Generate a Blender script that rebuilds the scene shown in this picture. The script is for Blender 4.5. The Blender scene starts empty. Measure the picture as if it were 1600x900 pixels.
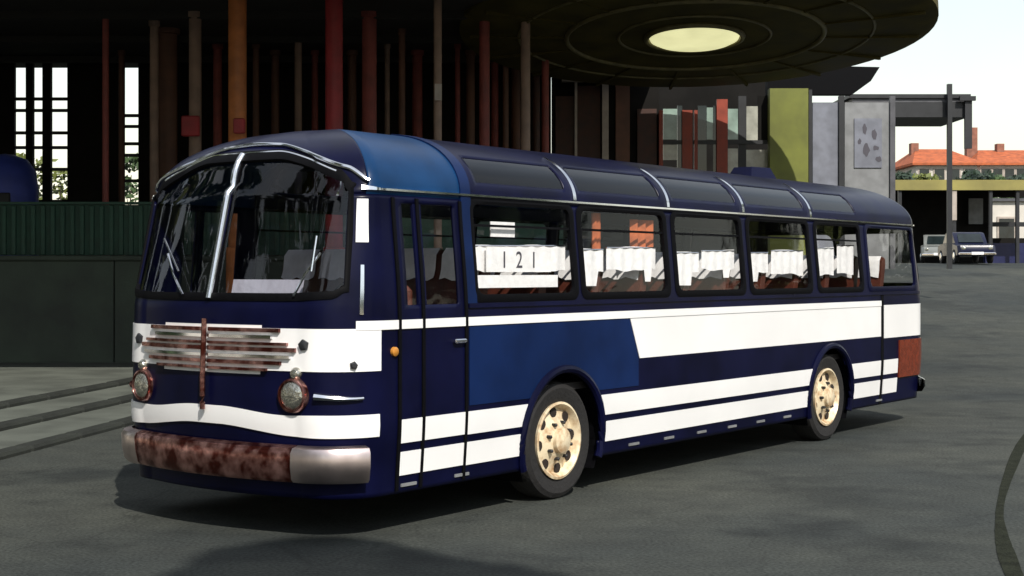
import bpy, math, random
from mathutils import Vector, Matrix

# ------------------------------------------------------------------ camera, sky, sun
scene = bpy.context.scene
COL = scene.collection
random.seed(7)
R = math.radians
F = 2285.0          # focal length in photo pixels (1600 wide)
HOR = 425.0         # horizon row in the photo
CH = 1.9            # camera height

cam_d = bpy.data.cameras.new("camera")
cam_d.sensor_width = 36.0
cam_d.lens = 36.0 * F / 1600.0
cam_d.shift_y = -(450.0 - HOR) / 1600.0
cam_d.clip_start = 0.1
cam_d.clip_end = 3000.0
cam = bpy.data.objects.new("camera", cam_d)
COL.objects.link(cam)
cam.location = (0, 0, CH)
cam.rotation_euler = (R(90), 0, 0)
scene.camera = cam

SUN_EL = 43.0
SUN_AZ = 20.0        # degrees to the right of straight behind the camera
to_sun = Vector((math.sin(R(SUN_AZ)) * math.cos(R(SUN_EL)), -math.cos(R(SUN_AZ)) * math.cos(R(SUN_EL)), math.sin(R(SUN_EL))))

world = bpy.data.worlds.new("World")
scene.world = world
world.use_nodes = True
wn = world.node_tree.nodes
wl = world.node_tree.links
sky = wn.new("ShaderNodeTexSky")
sky.sky_type = 'NISHITA'
sky.sun_disc = False
sky.sun_elevation = R(SUN_EL)
sky.sun_rotation = R(180 - SUN_AZ)
sky.air_density = 1.6
sky.dust_density = 0.4
sky.ozone_density = 1.0
# thin bright cloud veil over the whole sky
wtc = wn.new("ShaderNodeTexCoord")
wnz = wn.new("ShaderNodeTexNoise")
wnz.inputs["Scale"].default_value = 2.6
wnz.inputs["Detail"].default_value = 7
wl.new(wtc.outputs["Generated"], wnz.inputs["Vector"])
wrp = wn.new("ShaderNodeMapRange")
wrp.inputs["From Min"].default_value = 0.35
wrp.inputs["From Max"].default_value = 0.62
wrp.inputs["To Min"].default_value = 0.32
wrp.inputs["To Max"].default_value = 0.62
wl.new(wnz.outputs["Fac"], wrp.inputs["Value"])
wmx = wn.new("ShaderNodeMix")
wmx.data_type = 'RGBA'
wl.new(wrp.outputs["Result"], wmx.inputs[0])
wl.new(sky.outputs[0], wmx.inputs[6])
wmx.inputs[7].default_value = (7.7, 7.6, 7.5, 1)
wl.new(wmx.outputs[2], wn["Background"].inputs[0])
wn["Background"].inputs[1].default_value = 0.15

sun_d = bpy.data.lights.new("sun", 'SUN')
sun_d.energy = 5.0
sun_d.angle = R(0.55)
sun_d.color = (1.0, 0.95, 0.87)
sun = bpy.data.objects.new("sun", sun_d)
COL.objects.link(sun)
sun.rotation_euler = to_sun.to_track_quat('Z', 'Y').to_euler()
sun.location = to_sun * 60

vs = scene.view_settings
vs.view_transform = 'Standard'
vs.look = 'None'
vs.exposure = 0.0
vs.gamma = 1.0

# ------------------------------------------------------------------ materials
M = {}
def mat(name, col, rough=0.6, metal=0.0, var=0.25, scale=6.0, bump=0.0, bscale=40.0, coat=0.0, col2=None, spec=0.5, detail=6.0, lo=0.35, hi=0.65):
    m = bpy.data.materials.new(name)
    m.use_nodes = True
    nt = m.node_tree
    b = nt.nodes["Principled BSDF"]
    b.inputs["Roughness"].default_value = rough
    b.inputs["Metallic"].default_value = metal
    b.inputs["Coat Weight"].default_value = coat
    b.inputs["Coat Roughness"].default_value = 0.06
    b.inputs["Specular IOR Level"].default_value = spec
    tc = nt.nodes.new("ShaderNodeTexCoord")
    nz = nt.nodes.new("ShaderNodeTexNoise")
    nz.inputs["Scale"].default_value = scale
    nz.inputs["Detail"].default_value = detail
    nt.links.new(tc.outputs["Object"], nz.inputs["Vector"])
    rp = nt.nodes.new("ShaderNodeValToRGB")
    c2 = col2 if col2 else tuple(c * (1 - var) for c in col)
    rp.color_ramp.elements[0].position = lo
    rp.color_ramp.elements[1].position = hi
    rp.color_ramp.elements[0].color = (*c2, 1)
    rp.color_ramp.elements[1].color = (*col, 1)
    nt.links.new(nz.outputs["Fac"], rp.inputs["Fac"])
    nt.links.new(rp.outputs["Color"], b.inputs["Base Color"])
    mr = nt.nodes.new("ShaderNodeMapRange")
    mr.inputs["To Min"].default_value = max(0.02, rough * 0.8)
    mr.inputs["To Max"].default_value = min(1.0, rough * 1.25)
    nt.links.new(nz.outputs["Fac"], mr.inputs["Value"])
    nt.links.new(mr.outputs["Result"], b.inputs["Roughness"])
    if bump > 0:
        n2 = nt.nodes.new("ShaderNodeTexNoise")
        n2.inputs["Scale"].default_value = bscale
        n2.inputs["Detail"].default_value = 4
        nt.links.new(tc.outputs["Object"], n2.inputs["Vector"])
        bp = nt.nodes.new("ShaderNodeBump")
        bp.inputs["Strength"].default_value = bump
        bp.inputs["Distance"].default_value = 0.02
        nt.links.new(n2.outputs["Fac"], bp.inputs["Height"])
        nt.links.new(bp.outputs["Normal"], b.inputs["Normal"])
    M[name] = m
    return m

def glassmat(name, tint, gloss_rough=0.03, ior=1.5, base=0.04):
    m = bpy.data.materials.new(name)
    m.use_nodes = True
    nt = m.node_tree
    nt.nodes.remove(nt.nodes["Principled BSDF"])
    out = nt.nodes["Material Output"]
    tr = nt.nodes.new("ShaderNodeBsdfTransparent")
    tr.inputs[0].default_value = (*tint, 1)
    gl = nt.nodes.new("ShaderNodeBsdfGlossy")
    gl.inputs["Roughness"].default_value = gloss_rough
    gl.inputs[0].default_value = (0.95, 0.95, 0.95, 1)
    # Schlick reflectance from the facing angle: the same from both sides of a thin pane
    lw = nt.nodes.new("ShaderNodeLayerWeight")
    lw.inputs["Blend"].default_value = 0.5
    pw = nt.nodes.new("ShaderNodeMath")
    pw.operation = 'POWER'
    nt.links.new(lw.outputs["Facing"], pw.inputs[0])
    pw.inputs[1].default_value = 5.0
    fr = nt.nodes.new("ShaderNodeMath")
    fr.operation = 'MULTIPLY_ADD'
    r0 = ((ior - 1) / (ior + 1)) ** 2
    nt.links.new(pw.outputs[0], fr.inputs[0])
    fr.inputs[1].default_value = 1 - r0
    fr.inputs[2].default_value = r0
    tc = nt.nodes.new("ShaderNodeTexCoord")
    nz = nt.nodes.new("ShaderNodeTexNoise")
    nz.inputs["Scale"].default_value = 1.7
    bp = nt.nodes.new("ShaderNodeBump")
    bp.inputs["Strength"].default_value = 0.08
    bp.inputs["Distance"].default_value = 0.05
    nt.links.new(tc.outputs["Object"], nz.inputs["Vector"])
    nt.links.new(nz.outputs["Fac"], bp.inputs["Height"])
    nt.links.new(bp.outputs["Normal"], gl.inputs["Normal"])
    mx = nt.nodes.new("ShaderNodeMixShader")
    nt.links.new(fr.outputs[0], mx.inputs[0])
    nt.links.new(tr.outputs[0], mx.inputs[1])
    nt.links.new(gl.outputs[0], mx.inputs[2])
    nt.links.new(mx.outputs[0], out.inputs["Surface"])
    M[name] = m
    return m

mat('navy', (0.0030, 0.0038, 0.025), 0.30, 0.0, 0.45, 2.0, coat=0.0, bump=0.04, bscale=3, spec=0.13)
mat('midblue', (0.004, 0.016, 0.072), 0.32, 0.0, 0.35, 2.0, coat=0.0, bump=0.04, bscale=3, spec=0.15)
mat('teal', (0.006, 0.040, 0.12), 0.32, 0.0, 0.35, 2.0, coat=0.0, bump=0.04, bscale=3, spec=0.15)
mat('white_paint', (0.84, 0.83, 0.82), 0.35, 0.0, 0.07, 1.2, coat=0.1, bump=0.03, bscale=3)
mat('chrome', (0.86, 0.86, 0.88), 0.12, 1.0, 0.12, 9.0)
mat('rusty_chrome', (0.55, 0.30, 0.27), 0.22, 0.9, 0.5, 9.0, col2=(0.10, 0.022, 0.016), bump=0.25, bscale=11, lo=0.42, hi=0.68)
mat('dull_chrome', (0.72, 0.60, 0.58), 0.32, 1.0, 0.25, 4.0, bump=0.08, bscale=6)
mat('rubber', (0.003, 0.003, 0.004), 0.6, 0, 0.3, 20, spec=0.08)
mat('tyre', (0.012, 0.011, 0.011), 0.85, 0, 0.3, 20, bump=0.3)
mat('rim', (0.78, 0.66, 0.46), 0.35, 0.1, 0.3, 11, col2=(0.42, 0.25, 0.12), lo=0.3, hi=0.55)
mat('hole', (0.02, 0.012, 0.008), 0.8, 0, 0.2)
mat('interior', (0.02, 0.017, 0.018), 0.7, 0, 0.3)
mat('leather', (0.09, 0.022, 0.012), 0.45, 0, 0.4, 8, bump=0.1)
mat('curtain', (0.50, 0.13, 0.04), 0.8, 0, 0.4, 9)
mat('linen', (0.86, 0.85, 0.84), 0.85, 0, 0.12, 14, bump=0.2, bscale=25)
mat('ink', (0.07, 0.065, 0.08), 0.7, 0, 0.1)
mat('lamp_red', (0.17, 0.03, 0.012), 0.2, 0, 0.3, 12)
mat('lamp_amber', (0.6, 0.25, 0.04), 0.2, 0, 0.3, 12)
mat('lens', (0.62, 0.60, 0.52), 0.07, 0.9, 0.45, 30, bump=0.5, bscale=30)
glassmat('glass', (0.97, 0.97, 0.97), ior=1.38)
glassmat('windscreen_glass', (0.62, 0.62, 0.68), ior=1.5)
glassmat('roof_glass', (0.16, 0.19, 0.36), ior=1.45)
mat('column_orange', (0.52, 0.17, 0.045), 0.55, 0, 0.35, 3)
mat('column_red', (0.36, 0.025, 0.03), 0.55, 0, 0.35, 3)
mat('column_maroon', (0.24, 0.05, 0.04), 0.6, 0, 0.35, 3)
mat('column_brown', (0.14, 0.06, 0.035), 0.6, 0, 0.35, 3)
mat('column_grey', (0.27, 0.18, 0.135), 0.6, 0, 0.3, 3)
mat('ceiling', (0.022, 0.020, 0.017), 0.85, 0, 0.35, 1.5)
mat('soffit', (0.085, 0.070, 0.018), 0.75, 0, 0.5, 1.2, spec=0.2)
mat('ring_metal', (0.16, 0.14, 0.06), 0.5, 0.1, 0.4, 4)
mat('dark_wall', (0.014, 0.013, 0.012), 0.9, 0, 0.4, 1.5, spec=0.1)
mat('retaining', (0.055, 0.072, 0.055), 0.9, 0, 0.4, 1.3, bump=0.4, bscale=12, col2=(0.035, 0.043, 0.036))
mat('green_rib', (0.020, 0.070, 0.046), 0.6, 0, 0.35, 5)
mat('wood', (0.055, 0.017, 0.009), 0.6, 0, 0.5, 5)
mat('red_post', (0.27, 0.038, 0.015), 0.5, 0, 0.3, 4)
mat('frame_pale', (0.42, 0.36, 0.31), 0.5, 0, 0.25, 4)
mat('pane_green', (0.26, 0.36, 0.31), 0.15, 0, 0.4, 3)
mat('pane_dark', (0.016, 0.024, 0.026), 0.1, 0, 0.4, 3)
mat('pane_pale', (0.42, 0.42, 0.36), 0.2, 0, 0.4, 3)
mat('yellow_green', (0.16, 0.175, 0.022), 0.55, 0, 0.35, 1.5)
mat('grey_panel', (0.22, 0.225, 0.23), 0.6, 0, 0.3, 3.5)
mat('bluegrey_panel', (0.19, 0.20, 0.24), 0.6, 0, 0.3, 3.5)
mat('black_metal', (0.014, 0.015, 0.018), 0.5, 0, 0.3, 4)
mat('grey_metal', (0.09, 0.09, 0.10), 0.5, 0.2, 0.3, 4)
mat('roof_tile', (0.48, 0.12, 0.04), 0.8, 0, 0.4, 3, bump=0.3, bscale=8)
mat('plaster', (0.62, 0.58, 0.52), 0.85, 0, 0.2, 1.5)
mat('brick', (0.28, 0.12, 0.08), 0.85, 0, 0.4, 3)
mat('tan', (0.30, 0.26, 0.075), 0.7, 0, 0.35, 0.8)
mat('stone', (0.105, 0.115, 0.095), 0.9, 0, 0.4, 1.2, bump=0.3, bscale=30)
mat('kerb', (0.016, 0.019, 0.014), 0.9, 0, 0.4, 3, bump=0.3, bscale=30)
mat('bark', (0.07, 0.05, 0.035), 0.9, 0, 0.4, 8, bump=0.5)
mat('leaf', (0.055, 0.10, 0.03), 0.6, 0, 0.5, 1.2)
mat('leaf_yellow', (0.16, 0.19, 0.04), 0.6, 0, 0.5, 1.5)
mat('leaf_dark', (0.022, 0.045, 0.024), 0.6, 0, 0.5, 1.2)
mat('car_blue', (0.006, 0.008, 0.03), 0.25, 0, 0.2, 3, coat=0.1, spec=.25)
mat('car_white', (0.20, 0.21, 0.20), 0.3, 0, 0.1, 3, coat=0.4)
mat('car_lilac', (0.018, 0.022, 0.08), 0.3, 0, 0.2, 3, coat=0.4)
mat('blue_tarp', (0.05, 0.08, 0.42), 0.5, 0, 0.35, 2)
mat('tar', (0.026, 0.029, 0.020), 0.95, 0, 0.45, 9, spec=0.05, bump=0.6, bscale=45)

def asphalt():
    m = bpy.data.materials.new('asphalt')
    m.use_nodes = True
    nt = m.node_tree
    b = nt.nodes["Principled BSDF"]
    tc = nt.nodes.new("ShaderNodeTexCoord")
    def noise(s, d=6):
        n = nt.nodes.new("ShaderNodeTexNoise")
        n.inputs["Scale"].default_value = s
        n.inputs["Detail"].default_value = d
        nt.links.new(tc.outputs["Object"], n.inputs["Vector"])
        return n
    n1, n2, n3 = noise(0.22, 5), noise(2.4, 8), noise(38, 4)
    def ramp(n, a, c, p0=.3, p1=.7):
        r = nt.nodes.new("ShaderNodeValToRGB")
        r.color_ramp.elements[0].position = p0
        r.color_ramp.elements[1].position = p1
        r.color_ramp.elements[0].color = (*a, 1)
        r.color_ramp.elements[1].color = (*c, 1)
        nt.links.new(n.outputs["Fac"], r.inputs["Fac"])
        return r
    r1 = ramp(n1, (0.030, 0.035, 0.034), (0.058, 0.061, 0.051), .36, .64)
    r2 = ramp(n2, (0.80, 0.80, 0.80), (1.15, 1.15, 1.12))
    r3 = ramp(n3, (0.6, 0.6, 0.6), (1.4, 1.4, 1.4), .32, .70)
    def mul(a, c):
        x = nt.nodes.new("ShaderNodeMix")
        x.data_type = 'RGBA'
        x.blend_type = 'MULTIPLY'
        x.inputs[0].default_value = 1.0
        nt.links.new(a, x.inputs[6])
        nt.links.new(c, x.inputs[7])
        return x.outputs[2]
    # thin meandering cracks, only in places
    wv = noise(1.1, 4)
    av = nt.nodes.new("ShaderNodeVectorMath")
    av.operation = 'MULTIPLY_ADD'
    nt.links.new(wv.outputs["Color"], av.inputs[0])
    av.inputs[1].default_value = (0.9, 0.9, 0.0)
    nt.links.new(tc.outputs["Object"], av.inputs[2])
    vo = nt.nodes.new("ShaderNodeTexVoronoi")
    vo.feature = 'DISTANCE_TO_EDGE'
    vo.inputs["Scale"].default_value = 0.42
    nt.links.new(av.outputs[0], vo.inputs["Vector"])
    rc = nt.nodes.new("ShaderNodeValToRGB")
    rc.color_ramp.elements[0].position = 0.002
    rc.color_ramp.elements[1].position = 0.007
    rc.color_ramp.elements[0].color = (0.80, 0.80, 0.80, 1)
    rc.color_ramp.elements[1].color = (1, 1, 1, 1)
    nt.links.new(vo.outputs["Distance"], rc.inputs["Fac"])
    n4 = noise(0.6, 6)
    r4 = ramp(n4, (0.62, 0.64, 0.66), (1.0, 1.0, 1.0), .33, .47)
    nt.links.new(mul(mul(mul(mul(r1.outputs[0], r2.outputs[0]), r3.outputs[0]), rc.outputs[0]), r4.outputs[0]), b.inputs["Base Color"])
    b.inputs["Roughness"].default_value = 0.88
    b.inputs["Specular IOR Level"].default_value = 0.25
    bp = nt.nodes.new("ShaderNodeBump")
    bp.inputs["Strength"].default_value = 0.35
    bp.inputs["Distance"].default_value = 0.01
    nt.links.new(n3.outputs["Fac"], bp.inputs["Height"])
    nt.links.new(bp.outputs["Normal"], b.inputs["Normal"])
    M['asphalt'] = m
asphalt()

def emit(name, col, s):
    m = bpy.data.materials.new(name)
    m.use_nodes = True
    nt = m.node_tree
    b = nt.nodes["Principled BSDF"]
    b.inputs["Base Color"].default_value = (*col, 1)
    tc = nt.nodes.new("ShaderNodeTexCoord")
    nz = nt.nodes.new("ShaderNodeTexNoise")
    nz.inputs["Scale"].default_value = 1.6
    nt.links.new(tc.outputs["Object"], nz.inputs["Vector"])
    rp = nt.nodes.new("ShaderNodeValToRGB")
    rp.color_ramp.elements[0].color = (*[c * 0.6 for c in col], 1)
    rp.color_ramp.elements[1].color = (*col, 1)
    nt.links.new(nz.outputs["Fac"], rp.inputs["Fac"])
    nt.links.new(rp.outputs["Color"], b.inputs["Emission Color"])
    b.inputs["Emission Strength"].default_value = s
    M[name] = m
emit('lamp_glow', (0.95, 0.92, 0.50), 0.95)

# ------------------------------------------------------------------ mesh helpers
class MB:
    def __init__(self):
        self.v = []
        self.f = []
    def add(self, vs, fs):
        o = len(self.v)
        self.v += [tuple(p) for p in vs]
        self.f += [tuple(i + o for i in f) for f in fs]
        return self
    def box(self, c, s, rz=0.0, bev=0.0):
        cx, cy, cz = c
        hx, hy, hz = s[0] / 2, s[1] / 2, s[2] / 2
        ca, sa = math.cos(rz), math.sin(rz)
        if bev <= 0:
            pts = [(x, y, z) for z in (-hz, hz) for x, y in ((-hx, -hy), (hx, -hy), (hx, hy), (-hx, hy))]
            fs = [(3, 2, 1, 0), (4, 5, 6, 7), (0, 1, 5, 4), (1, 2, 6, 5), (2, 3, 7, 6), (3, 0, 4, 7)]
        else:
            b = min(bev, hx * .9, hy * .9, hz * .9)
            pts, fs = [], []
            for z, i in ((-hz, b), (-hz + b, 0), (hz - b, 0), (hz, b)):
                for x, y in ((-hx + b, -hy), (hx - b, -hy), (hx, -hy + b), (hx, hy - b), (hx - b, hy), (-hx + b, hy), (-hx, hy - b), (-hx, -hy + b)):
                    pts.append((x * (1 - i / hx), y * (1 - i / hy), z))
            for k in range(3):
                for j in range(8):
                    a, d = k * 8 + j, k * 8 + (j + 1) % 8
                    fs.append((a, d, d + 8, a + 8))
            fs.append(tuple(range(7, -1, -1)))
            fs.append(tuple(range(24, 32)))
        self.add([(cx + x * ca - y * sa, cy + x * sa + y * ca, cz + z) for x, y, z in pts], fs)
        return self
    def prism(self, poly, y0, y1):      # poly in (x,z), extruded along y
        n = len(poly)
        self.add([(x, y0, z) for x, z in poly] + [(x, y1, z) for x, z in poly],
                 [tuple(range(n)), tuple(range(2 * n - 1, n - 1, -1))] + [(i, i + n, (i + 1) % n + n, (i + 1) % n) for i in range(n)])
        return self
    def tube(self, path, r, n=8, r1=None):
        path = [Vector(p) for p in path]
        vs, fs = [], []
        up = Vector((0, 0, 1))
        m = len(path)
        for i, p in enumerate(path):
            t = (path[min(i + 1, m - 1)] - path[max(i - 1, 0)]).normalized()
            a = t.cross(up)
            if a.length < 1e-3:
                a = t.cross(Vector((1, 0, 0)))
            a.normalize()
            b = t.cross(a)
            rr = r if r1 is None else r + (r1 - r) * i / (m - 1)
            for k in range(n):
                q = 2 * math.pi * k / n
                vs.append(p + a * math.cos(q) * rr + b * math.sin(q) * rr)
        for i in range(m - 1):
            for k in range(n):
                fs.append((i * n + k, i * n + (k + 1) % n, (i + 1) * n + (k + 1) % n, (i + 1) * n + k))
        fs.append(tuple(range(n - 1, -1, -1)))
        fs.append(tuple(range((m - 1) * n, m * n)))
        return self.add(vs, fs)
    def lathe(self, prof, c, axis, n=32, cap=True):   # prof: (radius, height along axis)
        c = Vector(c)
        ax = Vector(axis).normalized()
        a = ax.orthogonal().normalized()
        b = ax.cross(a)
        vs, fs = [], []
        for r, h in prof:
            for k in range(n):
                q = 2 * math.pi * k / n
                vs.append(c + ax * h + a * (r * math.cos(q)) + b * (r * math.sin(q)))
        for i in range(len(prof) - 1):
            for k in range(n):
                fs.append((i * n + k, i * n + (k + 1) % n, (i + 1) * n + (k + 1) % n, (i + 1) * n + k))
        if cap:
            fs.append(tuple(range(n - 1, -1, -1)))
            fs.append(tuple(range((len(prof) - 1) * n, len(prof) * n)))
        return self.add(vs, fs)
    def build(self, name, m, parent=None, smooth=False):
        me = bpy.data.meshes.new(name)
        me.from_pydata(self.v, [], self.f)
        me.update()
        o = bpy.data.objects.new(name, me)
        me.materials.append(M[m])
        if smooth:
            me.polygons.foreach_set('use_smooth', [True] * len(me.polygons))
            try:
                me.set_sharp_from_angle(angle=R(38))
            except Exception:
                pass
        COL.objects.link(o)
        if parent:
            o.parent = parent
        return o

def tag(o, label=None, cat=None, group=None, kind=None):
    if label: o['label'] = label
    if cat: o['category'] = cat
    if group: o['group'] = group
    if kind: o['kind'] = kind
    return o
def empty(name, loc, rz=0.0):
    o = bpy.data.objects.new(name, None)
    o.empty_display_size = 0.3
    o.location = loc
    o.rotation_euler = (0, 0, rz)
    COL.objects.link(o)
    return o
def W(px, py, d):            # photo pixel + distance -> where that thing stands
    return Vector(((px - 800) / F * d, d, CH + (HOR - py) / F * d))
def sm(a, b, x):
    t = max(0.0, min(1.0, (x - a) / (b - a)))
    return t * t * (3 - 2 * t)
def gz(x, y):                # the street rises gently to the right behind the coach
    return 2.25 * sm(22, 58, y) * sm(1.5, 9, x)

# ------------------------------------------------------------------ ground
def axis_vals(brk):
    out = []
    for a, b, s in brk:
        n = max(1, int(round((b - a) / s)))
        out += [a + (b - a) * i / n for i in range(n)]
    out.append(brk[-1][1])
    return out
xs = axis_vals([(-600, -40, 70), (-40, 40, 1.0), (40, 600, 70)])
ys = axis_vals([(-80, 0, 10), (0, 70, 1.0), (70, 1200, 113)])
mb = MB()
mb.add([(x, y, gz(x, y)) for y in ys for x in xs],
       [(j * len(xs) + i, j * len(xs) + i + 1, (j + 1) * len(xs) + i + 1, (j + 1) * len(xs) + i) for j in range(len(ys) - 1) for i in range(len(xs) - 1)])
tag(mb.build('ground', 'asphalt', smooth=True), kind='structure')

# stepped pavement on the left, edged with dark kerb stones
pav_dir = Vector((0.13, 0.99, 0)).normalized()
pav_n = Vector((-pav_dir.y, pav_dir.x, 0))
e0 = Vector((-5.15, 14.7, 0))
pave = None
stone_mesh = None
for k in range(3):
    h = 0.05 * (k + 1)
    a = e0 + pav_n * (1.05 * k + 0.02)
    mb = MB()
    p0 = a - pav_dir * 12 + pav_n * 0.24
    p1 = a + pav_dir * 13.2 + pav_n * 0.24
    p2 = p1 + pav_n * (16 - k)
    p3 = p0 + pav_n * (16 - k)
    z0 = h - 0.05
    mb.add([(p.x, p.y, z) for z in (z0 - 0.02, h) for p in (p0, p1, p2, p3)], [(3, 2, 1, 0), (4, 5, 6, 7), (0, 1, 5, 4), (1, 2, 6, 5), (2, 3, 7, 6), (3, 0, 4, 7)])
    o = mb.build('pavement' if k == 0 else 'pavement_step', 'stone', pave)
    if k == 0:
        pave = tag(o, kind='structure')
    rz = math.atan2(pav_dir.y, pav_dir.x)
    for i in range(13):
        c = a + pav_dir * (-3.5 + i * 1.22) + pav_n * 0.118
        if stone_mesh is None:
            s = MB().box((0, 0, 0), (1.205, 0.236, 0.12), 0, 0.03).build('kerb_stone', 'kerb', pave)
            stone_mesh = s.data
        else:
            s = bpy.data.objects.new('kerb_stone', stone_mesh)
            COL.objects.link(s)
            s.parent = pave
        s.location = (c.x, c.y, h - 0.045 + random.uniform(-.004, .006))
        s.rotation_euler = (0, 0, rz + random.uniform(-.006, .006))

# dark tar seam curving through the asphalt at the right
seam = [W(1640, 640, 1), W(1600, 690, 1), W(1577, 740, 1), W(1563, 790, 1), W(1564, 830, 1), W(1574, 870, 1), W(1592, 915, 1), W(1630, 980, 1)]
pts = []
for s in seam:
    t = CH / (CH - s.z)
    pts.append(Vector((s.x * t, s.y * t, 0)))
fine = []
for i in range(len(pts) - 1):
    q0, q1, q2, q3 = pts[max(i - 1, 0)], pts[i], pts[i + 1], pts[min(i + 2, len(pts) - 1)]
    for j in range(8):
        t = j / 8
        fine.append(0.5 * (2 * q1 + (q2 - q0) * t + (2 * q0 - 5 * q1 + 4 * q2 - q3) * t * t + (3 * q1 - q0 - 3 * q2 + q3) * t ** 3))
fine.append(pts[-1])
mb = MB()
vsl, fsl = [], []
for i, p in enumerate(fine):
    t = (fine[min(i + 1, len(fine) - 1)] - fine[max(i - 1, 0)]).normalized()
    n = Vector((-t.y, t.x, 0)) * (0.045 + 0.015 * math.sin(i * .19) + random.uniform(-.002, .002))
    vsl += [(p.x - n.x, p.y - n.y, 0.005), (p.x + n.x, p.y + n.y, 0.005)]
    if i:
        fsl.append((2 * i - 2, 2 * i - 1, 2 * i + 1, 2 * i))
tag(mb.add(vsl, fsl).build('road_seam', 'tar'), kind='structure')

# ------------------------------------------------------------------ the coach
TH = math.atan2(0.803, 0.596)
UW = 2.70                      # front axle from the nose
WB = 5.30
L = 11.22
US, UE = 0.58, L - 0.55
HWM = 1.25
fw = Vector((0.38, 12.13, 0))
du = Vector((math.cos(TH), math.sin(TH), 0))
dv = Vector((-math.sin(TH), math.cos(TH), 0))
org = fw - du * UW + dv * HWM
coach = empty('coach', org, TH)
tag(coach, 'vintage navy blue and white touring coach with chrome trim, parked on the asphalt', 'coach')

def U(px):                     # coach length coordinate seen at photo column px on the near flank
    k = (px - 800) / F
    return (k * fw.y - fw.x) / (du.x - k * du.y) + UW

def lev(l):
    if l <= 2.5:
        z = l
        if z < 0.9: hw = 1.215 + 0.035 * sm(0.2, 0.9, z)
        else: hw = 1.25 - 0.075 * sm(1.5, 2.62, z)
        fl = z
        uf = 0.05 - 0.05 * sm(.3, .9, z) + 0.02 * sm(1.0, 1.7, z) + 0.20 * max(0, (z - 1.65)) / 0.85
        ur = L - 0.06 + 0.06 * sm(.3, .9, z) - 0.22 * sm(1.5, 2.5, z)
        e = 0.0
    else:
        ph = (l - 2.5) / 0.5 * math.pi / 2
        z = 2.5 + 0.52 * math.sin(ph)
        hw0 = 1.25 - 0.075 * sm(1.5, 2.62, 2.5)
        c = math.cos(ph)
        hw = hw0 * (c ** 0.85 if c > 1e-6 else 0)
        uf = 0.27 + 0.95 * (1 - c) ** 1.2
        ur = L - 0.22 - 0.75 * (1 - c)
        e = 0.55 * (1 - c)
    return z, hw, uf, ur, e
def P(side, s, l):
    z, hw, uf, ur, e = lev(l)
    rv = min(0.42, hw * 0.6)
    bul = 0.10 * min(1.0, hw / 0.9)
    us = US + max(e, uf + bul + 0.02 - US if uf + bul + .02 > US else 0)
    ue = UE - e * 0.9
    if s <= 1:
        v = s * (hw - rv); u = uf + bul * s * s
    elif s <= 2:
        a = (s - 1) * math.pi / 2
        v = hw - rv + rv * math.sin(a); u = us - (us - uf - bul) * math.cos(a)
    elif s <= 3:
        uu = US + (s - 2) * (UE - US)
        u = uu + (us - US) * math.exp(-(uu - US) / 1.0) - (UE - ue) * math.exp(-(UE - uu) / 1.0)
        v = hw
    elif s <= 4:
        a = (s - 3) * math.pi / 2
        v = hw - rv + rv * math.cos(a); u = ue + (ur - 0.06 - ue) * math.sin(a)
    else:
        t = 5 - s
        v = t * (hw - rv); u = ur - 0.06 * t * t
    return Vector((u, side * v, z))
def N(side, s, l):
    d = 0.004
    s0, s1 = max(0, s - d), min(5, s + d)
    l0, l1 = max(.2, l - d), min(2.985, l + d)
    n = (P(side, s1, l) - P(side, s0, l)).cross(P(side, s, l1) - P(side, s, l0))
    if n.length < 1e-9: return Vector((0, 0, 1))
    n.normalize()
    return -n if side > 0 else n
def PO(side, s, l, off):
    return P(side, s, l) + N(side, s, l) * off
def su(u):
    return 2 + (u - US) / (UE - US)
AX = UW + 0.10                 # front axle line
ARCH = [(AX, 0.50, 0.58), (AX + WB, 0.50, 0.56)]
def in_arch(u, z, grow=0.0):
    return any((u - a) ** 2 + (z - b) ** 2 < (r + grow) ** 2 for a, b, r in ARCH)
def sgrid(s0, s1, step=0.05):
    out = []
    for i, ln in enumerate((0.85, 0.62, UE - US, 0.62, 0.85)):
        a, b = max(s0, i), min(s1, i + 1)
        if b - a > 1e-6:
            n = max(1, int(math.ceil((b - a) * ln / step)))
            out += [a + (b - a) * k / n for k in range(n)]
    out.append(s1)
    return out
def lgrid(l0, l1, step=0.05):
    n = max(1, int(math.ceil((l1 - l0) / step)))
    return [l0 + (l1 - l0) * i / n for i in range(n + 1)]
def patch(mb, side, s0, s1, l0, l1, off, thick, step=0.06, arch=False, skew=None, ss=None, ll=None):
    ss = ss or sgrid(s0, s1, step)
    ll = ll or lgrid(l0, l1, step)
    ns = len(ss)
    def fs(s, l): return s + (skew(l) * ((s - s0) / (s1 - s0)) if skew else 0)
    pos = [[PO(side, fs(s, l), l, off) for s in ss] for l in ll]
    inn = [[PO(side, fs(s, l), l, off - thick) for s in ss] for l in ll]
    keep = {}
    for j in range(len(ll) - 1):
        for i in range(ns - 1):
            c = (pos[j][i] + pos[j + 1][i + 1]) / 2
            keep[(i, j)] = not (arch and in_arch(c.x, c.z))
    v = [p for row in pos for p in row] + [p for row in inn for p in row]
    o2 = ns * len(ll)
    f = []
    def q(a, b, c, d):
        f.append((a, b, c, d) if side < 0 else (d, c, b, a))
    for (i, j), k in keep.items():
        if not k: continue
        a, b, c, d = j * ns + i, j * ns + i + 1, (j + 1) * ns + i + 1, (j + 1) * ns + i
        q(a, b, c, d)
        if thick > 0:
            if not keep.get((i, j - 1)): q(a + o2, b + o2, b, a)
            if not keep.get((i, j + 1)): q(d, c, c + o2, d + o2)
            if not keep.get((i - 1, j)): q(a + o2, a, d, d + o2)
            if not keep.get((i + 1, j)): q(b, b + o2, c + o2, c)
    return mb.add(v, f)
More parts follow.
